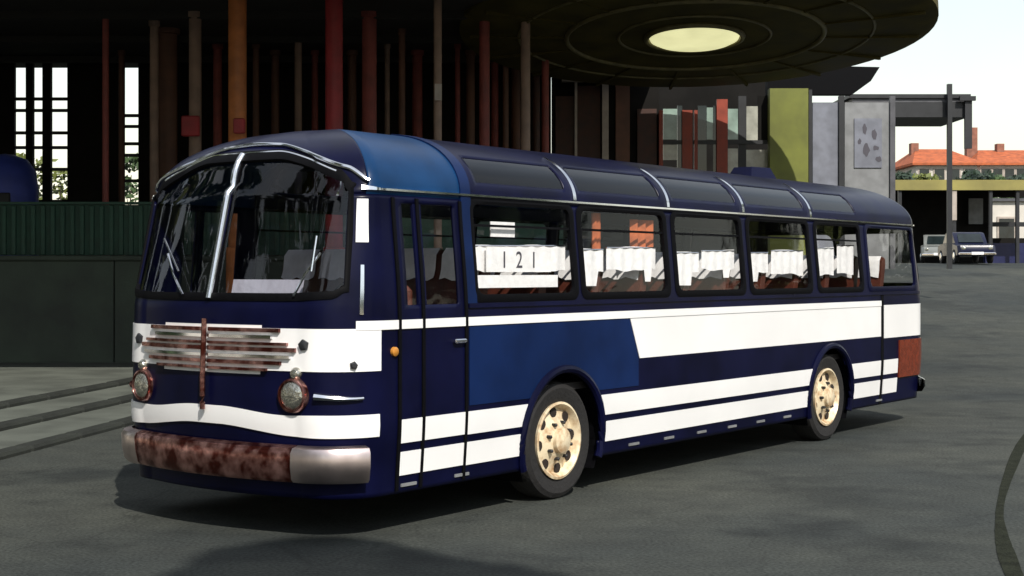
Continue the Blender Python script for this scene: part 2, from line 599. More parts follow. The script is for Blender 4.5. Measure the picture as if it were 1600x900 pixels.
def rrect(s0, s1, l0, l1, rs, rl, n=5):
    pts = []
    for cx, cy, a0 in ((s1 - rs, l1 - rl, 0), (s0 + rs, l1 - rl, 90), (s0 + rs, l0 + rl, 180), (s1 - rs, l0 + rl, 270)):
        for k in range(n + 1):
            a = R(a0 + 90 * k / n)
            pts.append((cx + rs * math.cos(a), cy + rl * math.sin(a)))
    return pts
def dens(loop, m=3):
    out = []
    for i in range(len(loop)):
        a, b = loop[i], loop[(i + 1) % len(loop)]
        k = max(1, int(math.hypot((b[0] - a[0]) * 5, b[1] - a[1]) / 0.07))
        k = min(k, 24)
        out += [(a[0] + (b[0] - a[0]) * j / k, a[1] + (b[1] - a[1]) * j / k) for j in range(k)]
    return out
def ring(mb, side, outer, inner, off, depth=0.02):
    n = len(outer)
    v = [PO(side, s, l, off - 0.004) for s, l in outer] + [PO(side, s, l, off + 0.006) for s, l in [((o[0] + i[0]) / 2, (o[1] + i[1]) / 2) for o, i in zip(outer, inner)]] + [PO(side, s, l, off) for s, l in inner] + [PO(side, s, l, off - depth) for s, l in inner]
    f = []
    for k in range(3):
        for i in range(n):
            q = (k * n + i, k * n + (i + 1) % n, (k + 1) * n + (i + 1) % n, (k + 1) * n + i)
            f.append(q if side > 0 else q[::-1])
    return mb.add(v, f)

SIDES = (-1, 1)     # -1: the flank seen in the photograph
WL0, WL1 = 1.70, 2.455
wins = [(U(745), U(901)), (U(914), U(1046)), (U(1060), U(1164)), (U(1176), U(1269)), (U(1281), U(1349))]
rear_win = (U(1360), min(U(1437), UE - 0.02))
door = (0.70, U(728))
door_mid = U(661)
wlist = wins + [rear_win]
roofw = [(wins[0][0] + 0.1, wins[0][1] - .05)] + [(a + .03, b - .03) for a, b in wins[1:]]
RL0, RL1 = 2.56, 2.70
# windscreen outline in (s, level)
def ws_top(s):
    return 2.655 - 0.13 * sm(0.55, 1.55, s)
WS0, WS1, WSB = 0.028, 1.50, 1.735
def ws_loop(g=0.0):
    pts = []
    n = 26
    a, b = WS0 - g * .6, WS1 + g
    for i in range(n + 1):
        s = a + (b - a) * i / n
        pts.append((s, WSB - g + 0.02 * sm(0.8, 1.5, s) + 0.05 * sm(1.38, 1.52, s)))
    for i in range(n + 1):
        s = b - (b - a) * i / n
        pts.append((s, ws_top(s) + g - 0.05 * sm(1.36, 1.52, s)))
    return pts
def inside(poly, x, y):
    r = False
    n = len(poly)
    for i in range(n):
        x0, y0 = poly[i]; x1, y1 = poly[(i + 1) % n]
        if (y0 > y) != (y1 > y) and x < (x1 - x0) * (y - y0) / (y1 - y0) + x0:
            r = not r
    return r
ws_poly = ws_loop()
rw_poly = rrect(3.35, 4.97, 1.74, 2.42, .15, .12)     # rear window
door_win = (door[0] + 0.10, door[1] - 0.08, 1.66, 2.40)

# --- body shell
brk_u = sorted(set([a for w in wlist for a in w] + [a for w in roofw for a in w] + [door_win[0], door_win[1]]))
S = sgrid(0, 2, 0.022)
prev = US
for b in brk_u + [UE]:
    if b - prev < 1e-4: continue
    n = max(1, int(math.ceil((b - prev) / 0.045)))
    S = S[:-1] if abs(S[-1] - su(prev)) < 1e-6 else S
    S += [su(prev + (b - prev) * k / n) for k in range(n + 1)]
    prev = b
S = S[:-1] + sgrid(3, 5, 0.035)
LV = []
for a, b, st in ((0.30, 1.66, .034), (1.66, WL0, .02), (WL0, 2.40, .03), (2.40, WL1, .03), (WL1, RL0, .022), (RL0, RL1, .02), (RL1, 2.95, .02), (2.95, 2.9995, .012)):
    LV += lgrid(a, b, st)[:-1]
LV.append(2.9995)
rects = [(su(a), su(b), WL0, WL1) for a, b in wlist] + [(su(a), su(b), RL0, RL1) for a, b in roofw] + [(su(door_win[0]), su(door_win[1]), door_win[2], door_win[3])]
def shell(name, m, l0, l1, cond=None):
    mb = MB()
    ll = [l for l in LV if l0 - 1e-6 <= l <= l1 + 1e-6]
    for side in SIDES:
        ns = len(S)
        pos = [[P(side, s, l) for s in S] for l in ll]
        f = []
        for j in range(len(ll) - 1):
            lc = (ll[j] + ll[j + 1]) / 2
            for i in range(ns - 1):
                sc = (S[i] + S[i + 1]) / 2
                if any(r[0] < sc < r[1] and r[2] < lc < r[3] for r in rects): continue
                if inside(ws_poly, sc, lc) or inside(rw_poly, sc, lc): continue
                if cond and not cond(sc, lc): continue
                c = (pos[j][i] + pos[j + 1][i + 1]) / 2
                if in_arch(c.x, c.z): continue
                q = (j * ns + i, j * ns + i + 1, (j + 1) * ns + i + 1, (j + 1) * ns + i)
                f.append(q if side < 0 else q[::-1])
        mb.add([p for r in pos for p in r], f)
    o = mb.build(name, m, coach, True)
    # weld the two halves along the centreline, drop unused corners
    import bmesh
    bm = bmesh.new()
    bm.from_mesh(o.data)
    bmesh.ops.remove_doubles(bm, verts=bm.verts, dist=0.0008)
    bmesh.ops.delete(bm, geom=[v for v in bm.verts if not v.link_faces], context='VERTS')
    bm.to_mesh(o.data)
    bm.free()
    o.data.polygons.foreach_set('use_smooth', [True] * len(o.data.polygons))
    md = o.modifiers.new('thickness', 'SOLIDIFY')
    md.thickness = 0.022
    md.offset = -1
    return o
s_hoop = su(U(737))
shell('body', 'navy', 0.30, WL1)
shell('roof', 'navy', WL1, 3.0, lambda s, l: s >= s_hoop or s < 1.72)
rc = shell('front_roof_panel', 'teal', WL1, 3.0, lambda s, l: 1.72 <= s < s_hoop)
rc['label'] = 'lighter blue roof panel above the front door'

def addpart(name, m, fn, smooth=True, parent=coach):
    mb = MB()
    fn(mb)
    return mb.build(name, m, parent, smooth)
def ps(name, m, s0, s1, l0, l1, off, thick, side, parent=coach, **k):
    return addpart(name, m, lambda mb: patch(mb, side, s0, s1, l0, l1, off, thick, **k), True, parent)

# --- painted / chromed bands, one per flank
for side in SIDES:
    # wide white belt panel from the middle to the tail, split by the rear panel seam
    sa, sb = su(U(984)), su(U(1376))
    mb = MB()
    patch(mb, side, sa, sb, 1.125, 1.49, 0.006, 0.008, 0.05, True)
    mb2 = MB()
    nv = len(mb.v)
    # slanted leading edge
    for i in range(nv):
        x, y, z = mb.v[i]
        w = max(0, 1 - (x - U(984)) / 0.3)
        mb.v[i] = (x + w * 0.16 * (1.49 - z) / 0.36, y, z)
    mb.build('belt_panel', 'white_paint', coach, True)
    ps('rear_belt_panel', 'white_paint', su(U(1381)), 3.6, 1.10, 1.50, 0.006, 0.008, side, step=.04)
    ps('belt_rail', 'white_paint', 1.62, sb, 1.49, 1.555, 0.012, 0.014, side, step=.05)
    ps('side_stripe', 'white_paint', su(door[1] + .02), sb, 0.66, 0.835, 0.008, 0.012, side, step=.025, arch=True)
    ps('side_stripe', 'white_paint', su(door[1] + .02), sb, 0.425, 0.60, 0.010, 0.014, side, step=.025, arch=True)
    ps('rear_stripe', 'white_paint', su(U(1381)), su(U(1402.5)), 0.66, 0.835, 0.008, 0.012, side, step=.04)
    ps('rear_stripe', 'white_paint', su(U(1381)), su(U(1402.5)), 0.425, 0.60, 0.010, 0.014, side, step=.04)
    ps('door_stripe', 'white_paint', su(door[0] + .015), su(door[1] - .005), 0.665, 0.835, 0.010, 0.012, side, step=.04)
    ps('door_stripe', 'white_paint', su(door[0] + .015), su(door[1] - .005), 0.43, 0.60, 0.010, 0.012, side, step=.04)
    # navy blue flank panel ahead of the white belt
    mb = patch(MB(), side, su(door[1] + .04), su(U(984) - .012), 0.88, 1.482, 0.006, 0.008, .03, True)
    for i in range(len(mb.v)):
        x, y, z = mb.v[i]
        w = max(0, 1 - (U(984) - x) / 0.3)
        mb.v[i] = (x + w * 0.16 * min(1.0, (1.49 - z) / 0.36), y, z)
    mb.build('flank_panel', 'midblue', coach, True)
    ps('rear_seam', 'rubber', su(U(1376.5)), su(U(1380.5)), 0.31, 1.69, 0.004, 0.006, side, step=.05)
    for a in (door[0], door_mid, door[1]):
        ps('door_seam', 'rubber', su(a - 0.016), su(a + 0.016), 0.32, 2.44, 0.013, 0.016, side, step=.05)
    # drip rail over the windows
    ps('drip_rail', 'chrome', 1.66, 3.3, 2.484, 2.500, 0.022, 0.026, side, step=.06)
    ps('sill_moulding', 'navy', su(door[1] + .03), 3.4, 1.625, 1.66, 0.014, 0.016, side, step=.06)
    # skirt highlights, put in as short light grey strips under the stripes
    u = 0.75
    while u < L - 1.2:
        if not in_arch(u, 0.33, 0.30):
            ps('skirt_glint', 'grey_panel', su(u), su(u + 0.17), 0.345, 0.367, 0.010, 0.012, side, step=.06)
        u += 0.62
    # side windows
    for i, (a, b) in enumerate(wlist):
        n5 = dens(rrect(su(a), su(b), WL0, WL1, 0.008, 0.07))
        o5 = dens(rrect(su(a) - .0045, su(b) + .0045, WL0 - .035, WL1 + .02, 0.008, 0.07))
        m = min(len(n5), len(o5))
        def resample(lp, k):
            return [lp[int(j * len(lp) / k)] for j in range(k)]
        base = rrect(su(a), su(b), WL0, WL1, 0.0075, 0.075, 6)
        outr = rrect(su(a) - .0045, su(b) + .0045, WL0 - .036, WL1 + .018, 0.009, 0.085, 6)
        bi, bo = [], []
        for j in range(len(base)):
            p0, p1, q0, q1 = base[j], base[(j + 1) % len(base)], outr[j], outr[(j + 1) % len(outr)]
            k = max(1, min(20, int(math.hypot((p1[0] - p0[0]) * 10, p1[1] - p0[1]) / 0.1)))
            for t in range(k):
                w = t / k
                bi.append((p0[0] + (p1[0] - p0[0]) * w, p0[1] + (p1[1] - p0[1]) * w))
                bo.append((q0[0] + (q1[0] - q0[0]) * w, q0[1] + (q1[1] - q0[1]) * w))
        inn = [((s - (su(a) + su(b)) / 2) * (1 - .05 / (b - a)) + (su(a) + su(b)) / 2, (l - (WL0 + WL1) / 2) * .93 + (WL0 + WL1) / 2) for s, l in bi]
        wo = addpart('window', 'rubber' if i < 5 else 'navy', lambda mb: ring(mb, side, bo, inn, 0.008, 0.03))
        ps('pane', 'glass', su(a), su(b), WL0, WL1, -0.014, 0, side, wo, step=.1)
        if i < 5:
            lx = WL1 - 0.20
            ps('window_bar', 'rubber', su(a + .03), su(b - .03), lx, lx + 0.018, 0.001, 0.015, side, wo, step=.1)
    # roof lights between chromed ribs
    for a, b in roofw:
        ps('roof_light', 'roof_glass', su(a), su(b), RL0, RL1, -0.006, 0, side, step=.05)
    ribs = [(wins[i][1] + wins[i + 1][0]) / 2 for i in range(4)]
    for a in ribs:
        ps('roof_rib', 'chrome', su(a - .022), su(a + .022), 2.505, 2.76, 0.014, 0.018, side, step=.02)
    ps('hoop_moulding', 'midblue', s_hoop - .006, s_hoop + .006, 1.66, 2.93, 0.012, 0.016, side, step=.03)
    # door windows
    for a, b in ((door_win[0], door_mid - .03), (door_mid + .03, door_win[1])):
        if b - a < 0.06: continue
        wo = ps('door_window', 'glass', su(a), su(b), door_win[2], door_win[3], -0.012, 0, side, step=.1)
    ps('door_pillar', 'navy', su(door_mid - .045), su(door_mid + .045), door_win[2], door_win[3], 0.002, 0.02, side, step=.08)
    hh = MB()
    c = PO(side, su(door[1] - .10), 1.38, 0.03)
    hh.box(c, (0.14, 0.025, 0.03), 0, 0.008)
    hh.box(c - Vector((0.05, side * 0.015, 0)), (0.02, 0.04, 0.02))
    hh.build('door_handle', 'chrome', coach)
    # wheel arch lips
    for (a, b, r) in ARCH:
        path = []
        for k in range(29):
            q = R(-22 + 224 * k / 28)
            uu, zz = a + (r + 0.012) * math.cos(q), b + (r + 0.012) * math.sin(q)
            path.append(PO(side, su(uu), max(zz, .30), 0.005))
        addpart('wheel_arch', 'navy', lambda mb: mb.tube(path, 0.036, 8))
        mbw = MB()
        prof = []
        n = 20
        va, vb = side * 1.20, side * 0.72
        vs_, fs_ = [], []
        for k in range(n + 1):
            q = R(-30 + 240 * k / n)
            for vv in (va, vb):
                vs_.append((a + (r + .02) * math.cos(q), vv, b + (r + .02) * math.sin(q)))
        for k in range(n):
            fs_.append((2 * k, 2 * k + 1, 2 * k + 3, 2 * k + 2))
        fs_.append(tuple(range(1, 2 * n + 2, 2)))
        mbw.add(vs_, fs_)
        mbw.build('wheel_housing', 'rubber', coach)
    # small round side marker
    addpart('side_marker', 'lamp_amber', lambda mb: mb.lathe([(0.035, 0), (0.034, 0.02), (0.02, 0.03)], P(side, su(0.64), 1.33), N(side, su(.64), 1.33), 14))

# --- windscreen
for side in SIDES:
    lo, li = ws_loop(0.045), ws_loop(-0.012)
    wf = addpart('windscreen_frame', 'rubber', lambda mb: ring(mb, side, lo, li, 0.012, 0.03))
    mb = MB()
    rows = []
    ss = [WS0 + (WS1 - WS0) * i / 40 for i in range(41)]
    for t in range(17):
        rows.append([PO(side, s, (WSB - .01) + (ws_top(s) + .01 - WSB + .01) * t / 16, -0.012) for s in ss])
    mb.add([p for r in rows for p in r], [(j * 41 + i, j * 41 + i + 1, (j + 1) * 41 + i + 1, (j + 1) * 41 + i) if side < 0 else ((j + 1) * 41 + i, (j + 1) * 41 + i + 1, j * 41 + i + 1, j * 41 + i) for j in range(16) for i in range(40)])
    mb.build('windscreen', 'windscreen_glass', coach, True)
    # bright trim over the windscreen, running down the corner to the drip rail
    path = [PO(side, s, ws_top(s) + 0.062 + 0.02 * sm(0, 1, 1 - s) - 0.055 * sm(1.45, 1.75, s), 0.012) for s in [i * 1.75 / 40 for i in range(41)]]
    addpart('visor_trim', 'chrome', lambda mb: mb.tube(path, 0.016, 8))
    path = [PO(side, s, ws_top(s) + 0.028, 0.012) for s in [i * 1.3 / 30 for i in range(31)]]
    addpart('visor_trim', 'chrome', lambda mb: mb.tube(path, 0.010, 6))
    # sun glint on the corner pillar painted white, chrome moulding below
    ps('pillar_glint', 'white_paint', 1.60, 1.76, 2.11, 2.42, 0.008, 0.012, side, step=.04)
    ps('corner_moulding', 'chrome', 1.66, 1.70, 1.60, 1.95, 0.010, 0.014, side, step=.04)
    # wiper
    a = PO(side, 0.95 if side < 0 else .35, WSB - 0.01, 0.03)
    b = PO(side, 1.22 if side < 0 else .75, 2.03, 0.022)
    wp = addpart('wiper', 'chrome', lambda mb: mb.tube([a, a.lerp(b, .5) + Vector((-.02, 0, 0)), b], 0.010, 6))
    addpart('wiper_blade', 'chrome', lambda mb: mb.tube([b + (a - b) * .5 + Vector((-.012, -.05, .02)), b + Vector((-.012, 0.03, 0.12))], 0.009, 6), True, wp)
addpart('windscreen_pillar', 'chrome', lambda mb: mb.tube([PO(-1, 0.0, l, 0.014) for l in lgrid(WSB - .03, ws_top(0) + .02, .04)], 0.026, 10))
# --- front face: navy panel is the shell; white cheeks, grille, moustache stripe, bumper
for side in SIDES:
    ps('cheek_panel', 'white_paint', 0.62, 1.90, 1.20, 1.50, 0.008, 0.010, side, step=.04)
    ps('nose_panel', 'white_paint', 0.0, 0.62, 1.17, 1.52, 0.006, 0.008, side, step=.04)
    for k in range(7):
        l = 1.195 + k * 0.046
        ps('grille_bar', 'chrome' if k in (2, 5) else 'rusty_chrome', 0.03, (0.70, 0.84, 0.93, 0.98, 0.90, 0.74, 0.82)[k], l, l + (0.020, .026, .022, .030, .020, .024, .028)[k], 0.034, 0.028, side, step=.04)
    for sx, lz, rr in ((1.08, 1.385, .042), (1.60, 1.245, .030)):
        n = N(side, sx, lz)
        addpart('badge', 'black_metal', lambda mb: mb.lathe([(rr, 0.002), (rr, 0.022), (rr * .6, 0.032)], PO(side, sx, lz, 0.004), n, 5))
    # moustache stripe: broad at the corner, dipping from the middle
    mb = MB()
    ss = sgrid(0, 1.88, .03)
    row0 = []; row1 = []
    def mz(s): return 0.815 + 0.05 * (1 - sm(0.15, .95, s))
    for s in ss:
        h = 0.065 + 0.015 * sm(.6, 1.3, s)
        row0.append((s, mz(s) - h)); row1.append((s, mz(s) + h))
    v = [PO(side, s, l, 0.012) for s, l in row0] + [PO(side, s, l, 0.016) for s, l in [(s, (a + b) / 2) for (s, a), (_, b) in zip(row0, row1)]] + [PO(side, s, l, 0.012) for s, l in row1]
    v += [PO(side, s, l, -0.002) for s, l in row0] + [PO(side, s, l, -0.002) for s, l in row1]
    n = len(ss)
    f = []
    def q4(a, b, c, d): f.append((a, b, c, d) if side < 0 else (d, c, b, a))
    for i in range(n - 1):
        q4(i, i + 1, n + i + 1, n + i); q4(n + i, n + i + 1, 2 * n + i + 1, 2 * n + i)
        q4(3 * n + i, 3 * n + i + 1, i + 1, i); q4(2 * n + i, 2 * n + i + 1, 4 * n + i + 1, 4 * n + i)
    mb.add(v, f).build('front_stripe', 'white_paint', coach, True)
    # headlamp: bezel, reflector bowl with lens
    sx, lz = 0.97, 1.03
    n_ = (N(side, sx, lz) + Vector((-1.2, 0, 0))).normalized()
    c = PO(side, sx, lz, -0.01)
    hl = addpart('headlight', 'rusty_chrome', lambda mb: mb.lathe([(0.125, -0.05), (0.125, 0.035), (0.118, 0.055), (0.106, 0.058), (0.100, 0.045), (0.10, 0.02)], c, n_, 28))
    addpart('lens', 'lens', lambda mb: mb.lathe([(0.103, 0.02), (0.10, 0.045), (0.08, 0.062), (0.045, 0.072), (0.0, 0.075)], c, n_, 28), True, hl)
    sx, lz = 0.99, 1.185
    c2 = PO(side, sx, lz, -0.01)
    addpart('parking_light', 'lens', lambda mb: mb.lathe([(0.045, 0), (0.045, 0.03), (0.03, 0.05), (0.0, 0.056)], c2, n_, 16))
    # long bright indicator moulding on the corner
    pth = [PO(side, s, 1.02 + .01 * math.sin(s * 7), 0.016) for s in [1.22 + .04 * i for i in range(13)]]
    addpart('indicator_moulding', 'chrome', lambda mb: mb.tube(pth, 0.030, 8, 0.012))
    # bumper
    sp = 1.02
    def bump(mb, s0, s1, o0=.10):
        ss = sgrid(s0, s1, .04)
        prof = [(0.425, 0.02), (0.43, 0.085), (0.455, 0.105), (0.55, 0.114), (0.645, 0.106), (0.675, 0.085), (0.685, 0.02)]
        m = len(prof)
        v = [PO(side, s, l, o) for s in ss for l, o in prof]
        f = []
        for i in range(len(ss) - 1):
            for k in range(m - 1):
                q = (i * m + k, (i + 1) * m + k, (i + 1) * m + k + 1, i * m + k + 1)
                f.append(q if side < 0 else q[::-1])
        f.append(tuple(range(m))); f.append(tuple(range((len(ss) - 1) * m, len(ss) * m)))
        mb.add(v, f)
    addpart('bumper', 'rusty_chrome', lambda mb: bump(mb, 0.0, sp))
    addpart('bumper_corner', 'dull_chrome', lambda mb: bump(mb, sp + .004, 1.72))
    # rear bumper and tail lamps
    def rb(mb):
        ss = sgrid(3.12, 5, .05)
        prof = [(0.38, 0.0), (0.39, 0.07), (0.46, 0.10), (0.54, 0.09), (0.58, 0.0)]
        m = len(prof)
        mb.add([PO(side, s, l, o) for s in ss for l, o in prof], [((i * m + k, (i + 1) * m + k, (i + 1) * m + k + 1, i * m + k + 1) if side < 0 else (i * m + k + 1, (i + 1) * m + k + 1, (i + 1) * m + k, i * m + k)) for i in range(len(ss) - 1) for k in range(m - 1)])
    addpart('rear_bumper', 'chrome', rb)
    tl = ps('tail_lamp', 'lamp_red', su(U(1404)), 3.75, 0.60, 1.06, 0.018, 0.02, side, step=.04)
    for k in range(3):
        addpart('tail_lens', 'lens', lambda mb: mb.lathe([(0.045, 0), (0.045, 0.03), (0.03, 0.045), (0, .05)], PO(side, 3.66, 0.70 + k * 0.14, .01), N(side, 3.66, .8), 14), True, tl)
addpart('grille_emblem', 'rusty_chrome', lambda mb: mb.tube([PO(-1, 0, l, 0.045) for l in lgrid(0.90, 1.56, .05)], 0.020, 8))
rwf = addpart('rear_window', 'rubber', lambda mb: [ring(mb, sd, rrect(3.32, 4.99, 1.70, 2.45, .16, .13, 8), rrect(3.38, 4.95, 1.76, 2.40, .15, .12, 8), 0.01, .03) for sd in SIDES])
addpart('rear_pane', 'glass', lambda mb: [patch(mb, sd, 3.36, 4.97, 1.74, 2.42, -0.012, 0, .08) for sd in SIDES], True, rwf)
# roof hump at the tail
addpart('roof_vent', 'navy', lambda mb: mb.add(*(lambda pts: (pts, [tuple(range(4, -1, -1))] + [(i, (i + 1) % 5, (i + 1) % 5 + 5, i + 5) for i in range(5)] + [tuple(range(5, 10))]))([(8.6 + .45 * math.cos(R(72 * i)), .30 * math.sin(R(72 * i)), 2.97) for i in range(5)] + [(8.6 + .3 * math.cos(R(72 * i)), .2 * math.sin(R(72 * i)), 3.15) for i in range(5)])))

# --- underside, floor, dash, seats
addpart('floor', 'interior', lambda mb: mb.box((L / 2 + .1, 0, 0.93), (L - 0.9, 2.34, 0.06)), False)
addpart('underframe', 'rubber', lambda mb: [mb.box((UW + WB / 2, 0, 0.40), (WB - 1.25, 2.2, 0.22)), mb.box((1.15, 0, 0.42), (1.3, 2.0, 0.22)), mb.box((9.75, 0, 0.45), (2.1, 2.1, 0.25)), mb.box((5.4, 0, 0.62), (9.6, 1.3, .2))], False)
addpart('dashboard', 'interior', lambda mb: mb.box((0.54, 0, 1.60), (0.6, 2.0, 0.26), 0, .04), False)
sw = addpart('steering_wheel', 'rubber', lambda mb: mb.tube([Vector((0.86, -0.62, 1.66)) + Vector((.10 * math.sin(R(a)), .22 * math.cos(R(a)), .19 * math.sin(R(a)))) for a in range(0, 361, 15)], 0.016, 6))
addpart('steering_column', 'rubber', lambda mb: mb.tube([(0.86, -0.62, 1.66), (0.62, -0.62, 1.2)], 0.03, 8), True, sw)
sg = addpart('dash_sign', 'linen', lambda mb: mb.prism([(0, 0), (0.012, 0), (0.035, 0.105), (0.023, 0.105)], -0.36, 0.36), False)
sg.location = (0.20, -0.40, 1.74)
sg['label'] = 'white card lying behind the windscreen'
seat0 = None
def make_seat(u, v, first):
    global seat0
    if seat0 is None:
        m1 = MB()
        m1.add(*(lambda prof: ([(x, y, z) for y in (-.44, .44) for x, z in prof], [tuple(range(len(prof)))] + [tuple(range(2 * len(prof) - 1, len(prof) - 1, -1))] + [(i, i + len(prof), (i + 1) % len(prof) + len(prof), (i + 1) % len(prof)) for i in range(len(prof))]))([(-.02, .40), (.06, .40), (.24, 1.10), (.23, 1.17), (.18, 1.19), (.13, 1.15)]))
        seat0 = [m1.data if False else m1, MB().box((-0.22, 0, 0.36), (0.46, 0.88, 0.14), 0, .04)]
        s = m1.build('seat', 'leather', coach)
        c = seat0[1].build('seat_cushion', 'leather', s)
        cv = []
        for yy in (-.225, .225):
            mc = MB()
            n = 7
            prof = [(.078, .95), (.088, .99), (.10, 1.03), (.118, 1.15), (.175, 1.205), (.235, 1.185), (.25, 1.11), (.235, 1.0)]
            vs_, fs_ = [], []
            for i in range(n):
                y = yy + (-.195 + .39 * i / (n - 1))
                for j, (x, z) in enumerate(prof):
                    vs_.append((x - .010 + .006 * math.sin(i * 2.1 + j), y, z + (.015 * math.sin(i * 1.9 + yy * 9) if j == 0 else 0)))
            for i in range(n - 1):
                for j in range(len(prof) - 1):
                    a = i * len(prof) + j
                    fs_.append((a, a + 1, a + len(prof) + 1, a + len(prof)))
            mc.add(vs_, fs_)
            cv.append(mc.build('headrest_cover', 'linen', s, True))
        seat0 = (s, [c] + cv)
        s.location = (u, v, 0.89)
        return s
    s = seat0[0].copy()
    COL.objects.link(s)
    s.location = (u, v, 0.89)
    for ch in seat0[1]:
        c = ch.copy()
        COL.objects.link(c)
        c.parent = s
    return s
u = 1.75
while u < 10.2:
    for v in (-0.67, 0.67):
        make_seat(u, v, False)
    u += 0.80
ds = MB().box((1.28, -0.62, 1.42), (0.10, 0.5, 0.75), 0, .04).box((1.08, -0.62, 1.2), (0.42, 0.5, 0.12), 0, .04).build('driver_seat', 'leather', coach)
# white boards standing inside the first side window, a small card above them, orange curtain in the next
bd = MB()
bd.prism([(U(772), 1.90), (U(872), 1.90), (U(872), 2.10), (U(772), 2.10)], -1.180, -1.168)
bo = bd.build('window_board', 'linen', coach)
bo['label'] = 'white board with dark numerals inside the first side window'
bd2 = MB().prism([(U(752), 1.775), (U(880), 1.775), (U(880), 1.875), (U(752), 1.875)], -1.195, -1.182).build('lower_board', 'linen', coach)
MB().prism([(U(783), 2.18), (U(820), 2.18), (U(820), 2.30), (U(783), 2.30)], -1.150, -1.140).build('window_card', 'linen', coach)
def text_mesh(name, body, size, m, parent, loc, rot):
    cu = bpy.data.curves.new(name, 'FONT')
    cu.body = body
    cu.size = size
    cu.extrude = 0.001
    cu.align_x = 'CENTER'
    t = bpy.data.objects.new(name + '_tmp', cu)
    COL.objects.link(t)
    bpy.context.view_layer.update()
    dg = bpy.context.evaluated_depsgraph_get()
    me = bpy.data.meshes.new_from_object(t.evaluated_get(dg))
    bpy.data.objects.remove(t)
    o = bpy.data.objects.new(name, me)
    me.materials.clear()
    me.materials.append(M[m])
    COL.objects.link(o)
    o.parent = parent
    o.location = loc
    o.rotation_euler = rot
    return o
text_mesh('numerals', '1  2  1', 0.19, 'ink', bo, (U(822), -1.1825, 1.935), (R(90), 0, 0))
def wavy(y, u0, u1, z0, z1, amp=.02, n=24):
    mb = MB()
    v, f = [], []
    for i in range(n + 1):
        x = u0 + (u1 - u0) * i / n
        yy = y + amp * math.sin(i * 1.6)
        v += [(x, yy, z0), (x, yy, z1)]
        if i: f.append((2 * i - 2, 2 * i, 2 * i + 1, 2 * i - 1))
    return mb.add(v, f)
wavy(-1.10, U(948), U(960), 2.02, 2.42, .02, 10).build('curtain', 'curtain', coach, True)
wavy(-1.10, U(1006), U(1043), 2.10, 2.38, .02, 12).build('curtain', 'curtain', coach, True)
# short white curtains across the lower half of the windows, ragged along the hem
def Z(px, py):
    d = fw.y + (U(px) - UW) * du.y
    return CH + (HOR - py) / F * d
def half_curtain(px0, px1, ytop, ybot, tabs, y=-1.145):
    n = int((U(px1) - U(px0)) / 0.025)
    v, f = [], []
    for i in range(n + 1):
        px = px0 + (px1 - px0) * i / n
        u_ = U(px0) + (U(px1) - U(px0)) * i / n
        yb = ybot + 1.6 * math.sin(px * .09) + 1.0 * math.sin(px * .23)
        for a, b, e in tabs:
            if a <= px <= b: yb = e
        yt = ytop + 1.0 * math.sin(px * .08)
        for k in range(5):
            w = k / 4
            v.append((u_, y - .006 * math.sin(i * .9) * (1 - .3 * w), Z(px, yb) * (1 - w) + Z(px, yt) * w))
    for i in range(n):
        for k in range(4):
            a = i * 5 + k
            f.append((a, a + 5, a + 6, a + 1))
    o = MB().add(v, f).build('half_curtain', 'linen', coach, True)
    MB().tube([(U(px0), y, Z(px0, ytop) - .005), (U(px1), y, Z(px1, ytop) - .005)], .007, 6).build('curtain_rail', 'chrome', o)
half_curtain(738, 899, 383, 424, [])
half_curtain(915, 958, 389, 426, [(926, 950, 447)])
half_curtain(963, 1040, 386, 422, [(1022, 1032, 440)])
half_curtain(1060, 1106, 394, 426, [(1063, 1094, 446)])
half_curtain(1111, 1162, 391, 421, [(1145, 1153, 434)])
half_curtain(1177, 1214, 394, 424, [(1188, 1199, 440)])
half_curtain(1219, 1268, 391, 429, [])
half_curtain(1284, 1316, 387, 431, [])
half_curtain(1321, 1347, 383, 427, [])

# --- wheels
w0 = None
def wheel(u, side):
    global w0
    e_y = side * 1.19
    if w0 is None:
        t = MB().lathe([(0.31, -0.02), (0.36, 0.0), (0.44, 0.012), (0.478, -0.012), (0.49, -0.05), (0.49, -0.21), (0.478, -0.25), (0.42, -0.27), (0.30, -0.26)], (0, 0, 0), (0, -1, 0), 48, False).build('wheel', 'tyre', coach, True)
        r = MB().lathe([(0.315, -0.03), (0.325, 0.008), (0.305, 0.014), (0.285, -0.02), (0.27, -0.05), (0.20, -0.035), (0.15, 0.0), (0.11, 0.012), (0.105, 0.05), (0.085, 0.062), (0.0, 0.066)], (0, 0, 0), (0, -1, 0), 48, False).build('rim', 'rim', t, True)
        ch = [r]
        for k in range(8):
            q = R(45 * k + 12)
            h = MB().lathe([(0.043, -0.02), (0.043, 0.004)], (0.235 * math.cos(q), 0.036, 0.235 * math.sin(q)), (0, -1, 0), 12).build('hand_hole', 'hole', t)
            ch.append(h)
            q = R(45 * k + 34)
            h = MB().lathe([(0.016, -0.01), (0.016, 0.03), (.008, .036)], (0.155 * math.cos(q), 0.0, 0.155 * math.sin(q)), (0, -1, 0), 6).build('wheel_nut', 'black_metal', t)
            ch.append(h)
        w0 = (t, ch)
        o = t
    else:
        o = w0[0].copy()
        COL.objects.link(o)
        for c in w0[1]:
            d = c.copy()
            COL.objects.link(d)
            d.parent = o
    o.location = (u, e_y, 0.49)
    o.rotation_euler = (0, random.uniform(0, 1), 0 if side < 0 else math.pi)
for side in SIDES:
    wheel(AX, side)
    wheel(AX + WB, side)

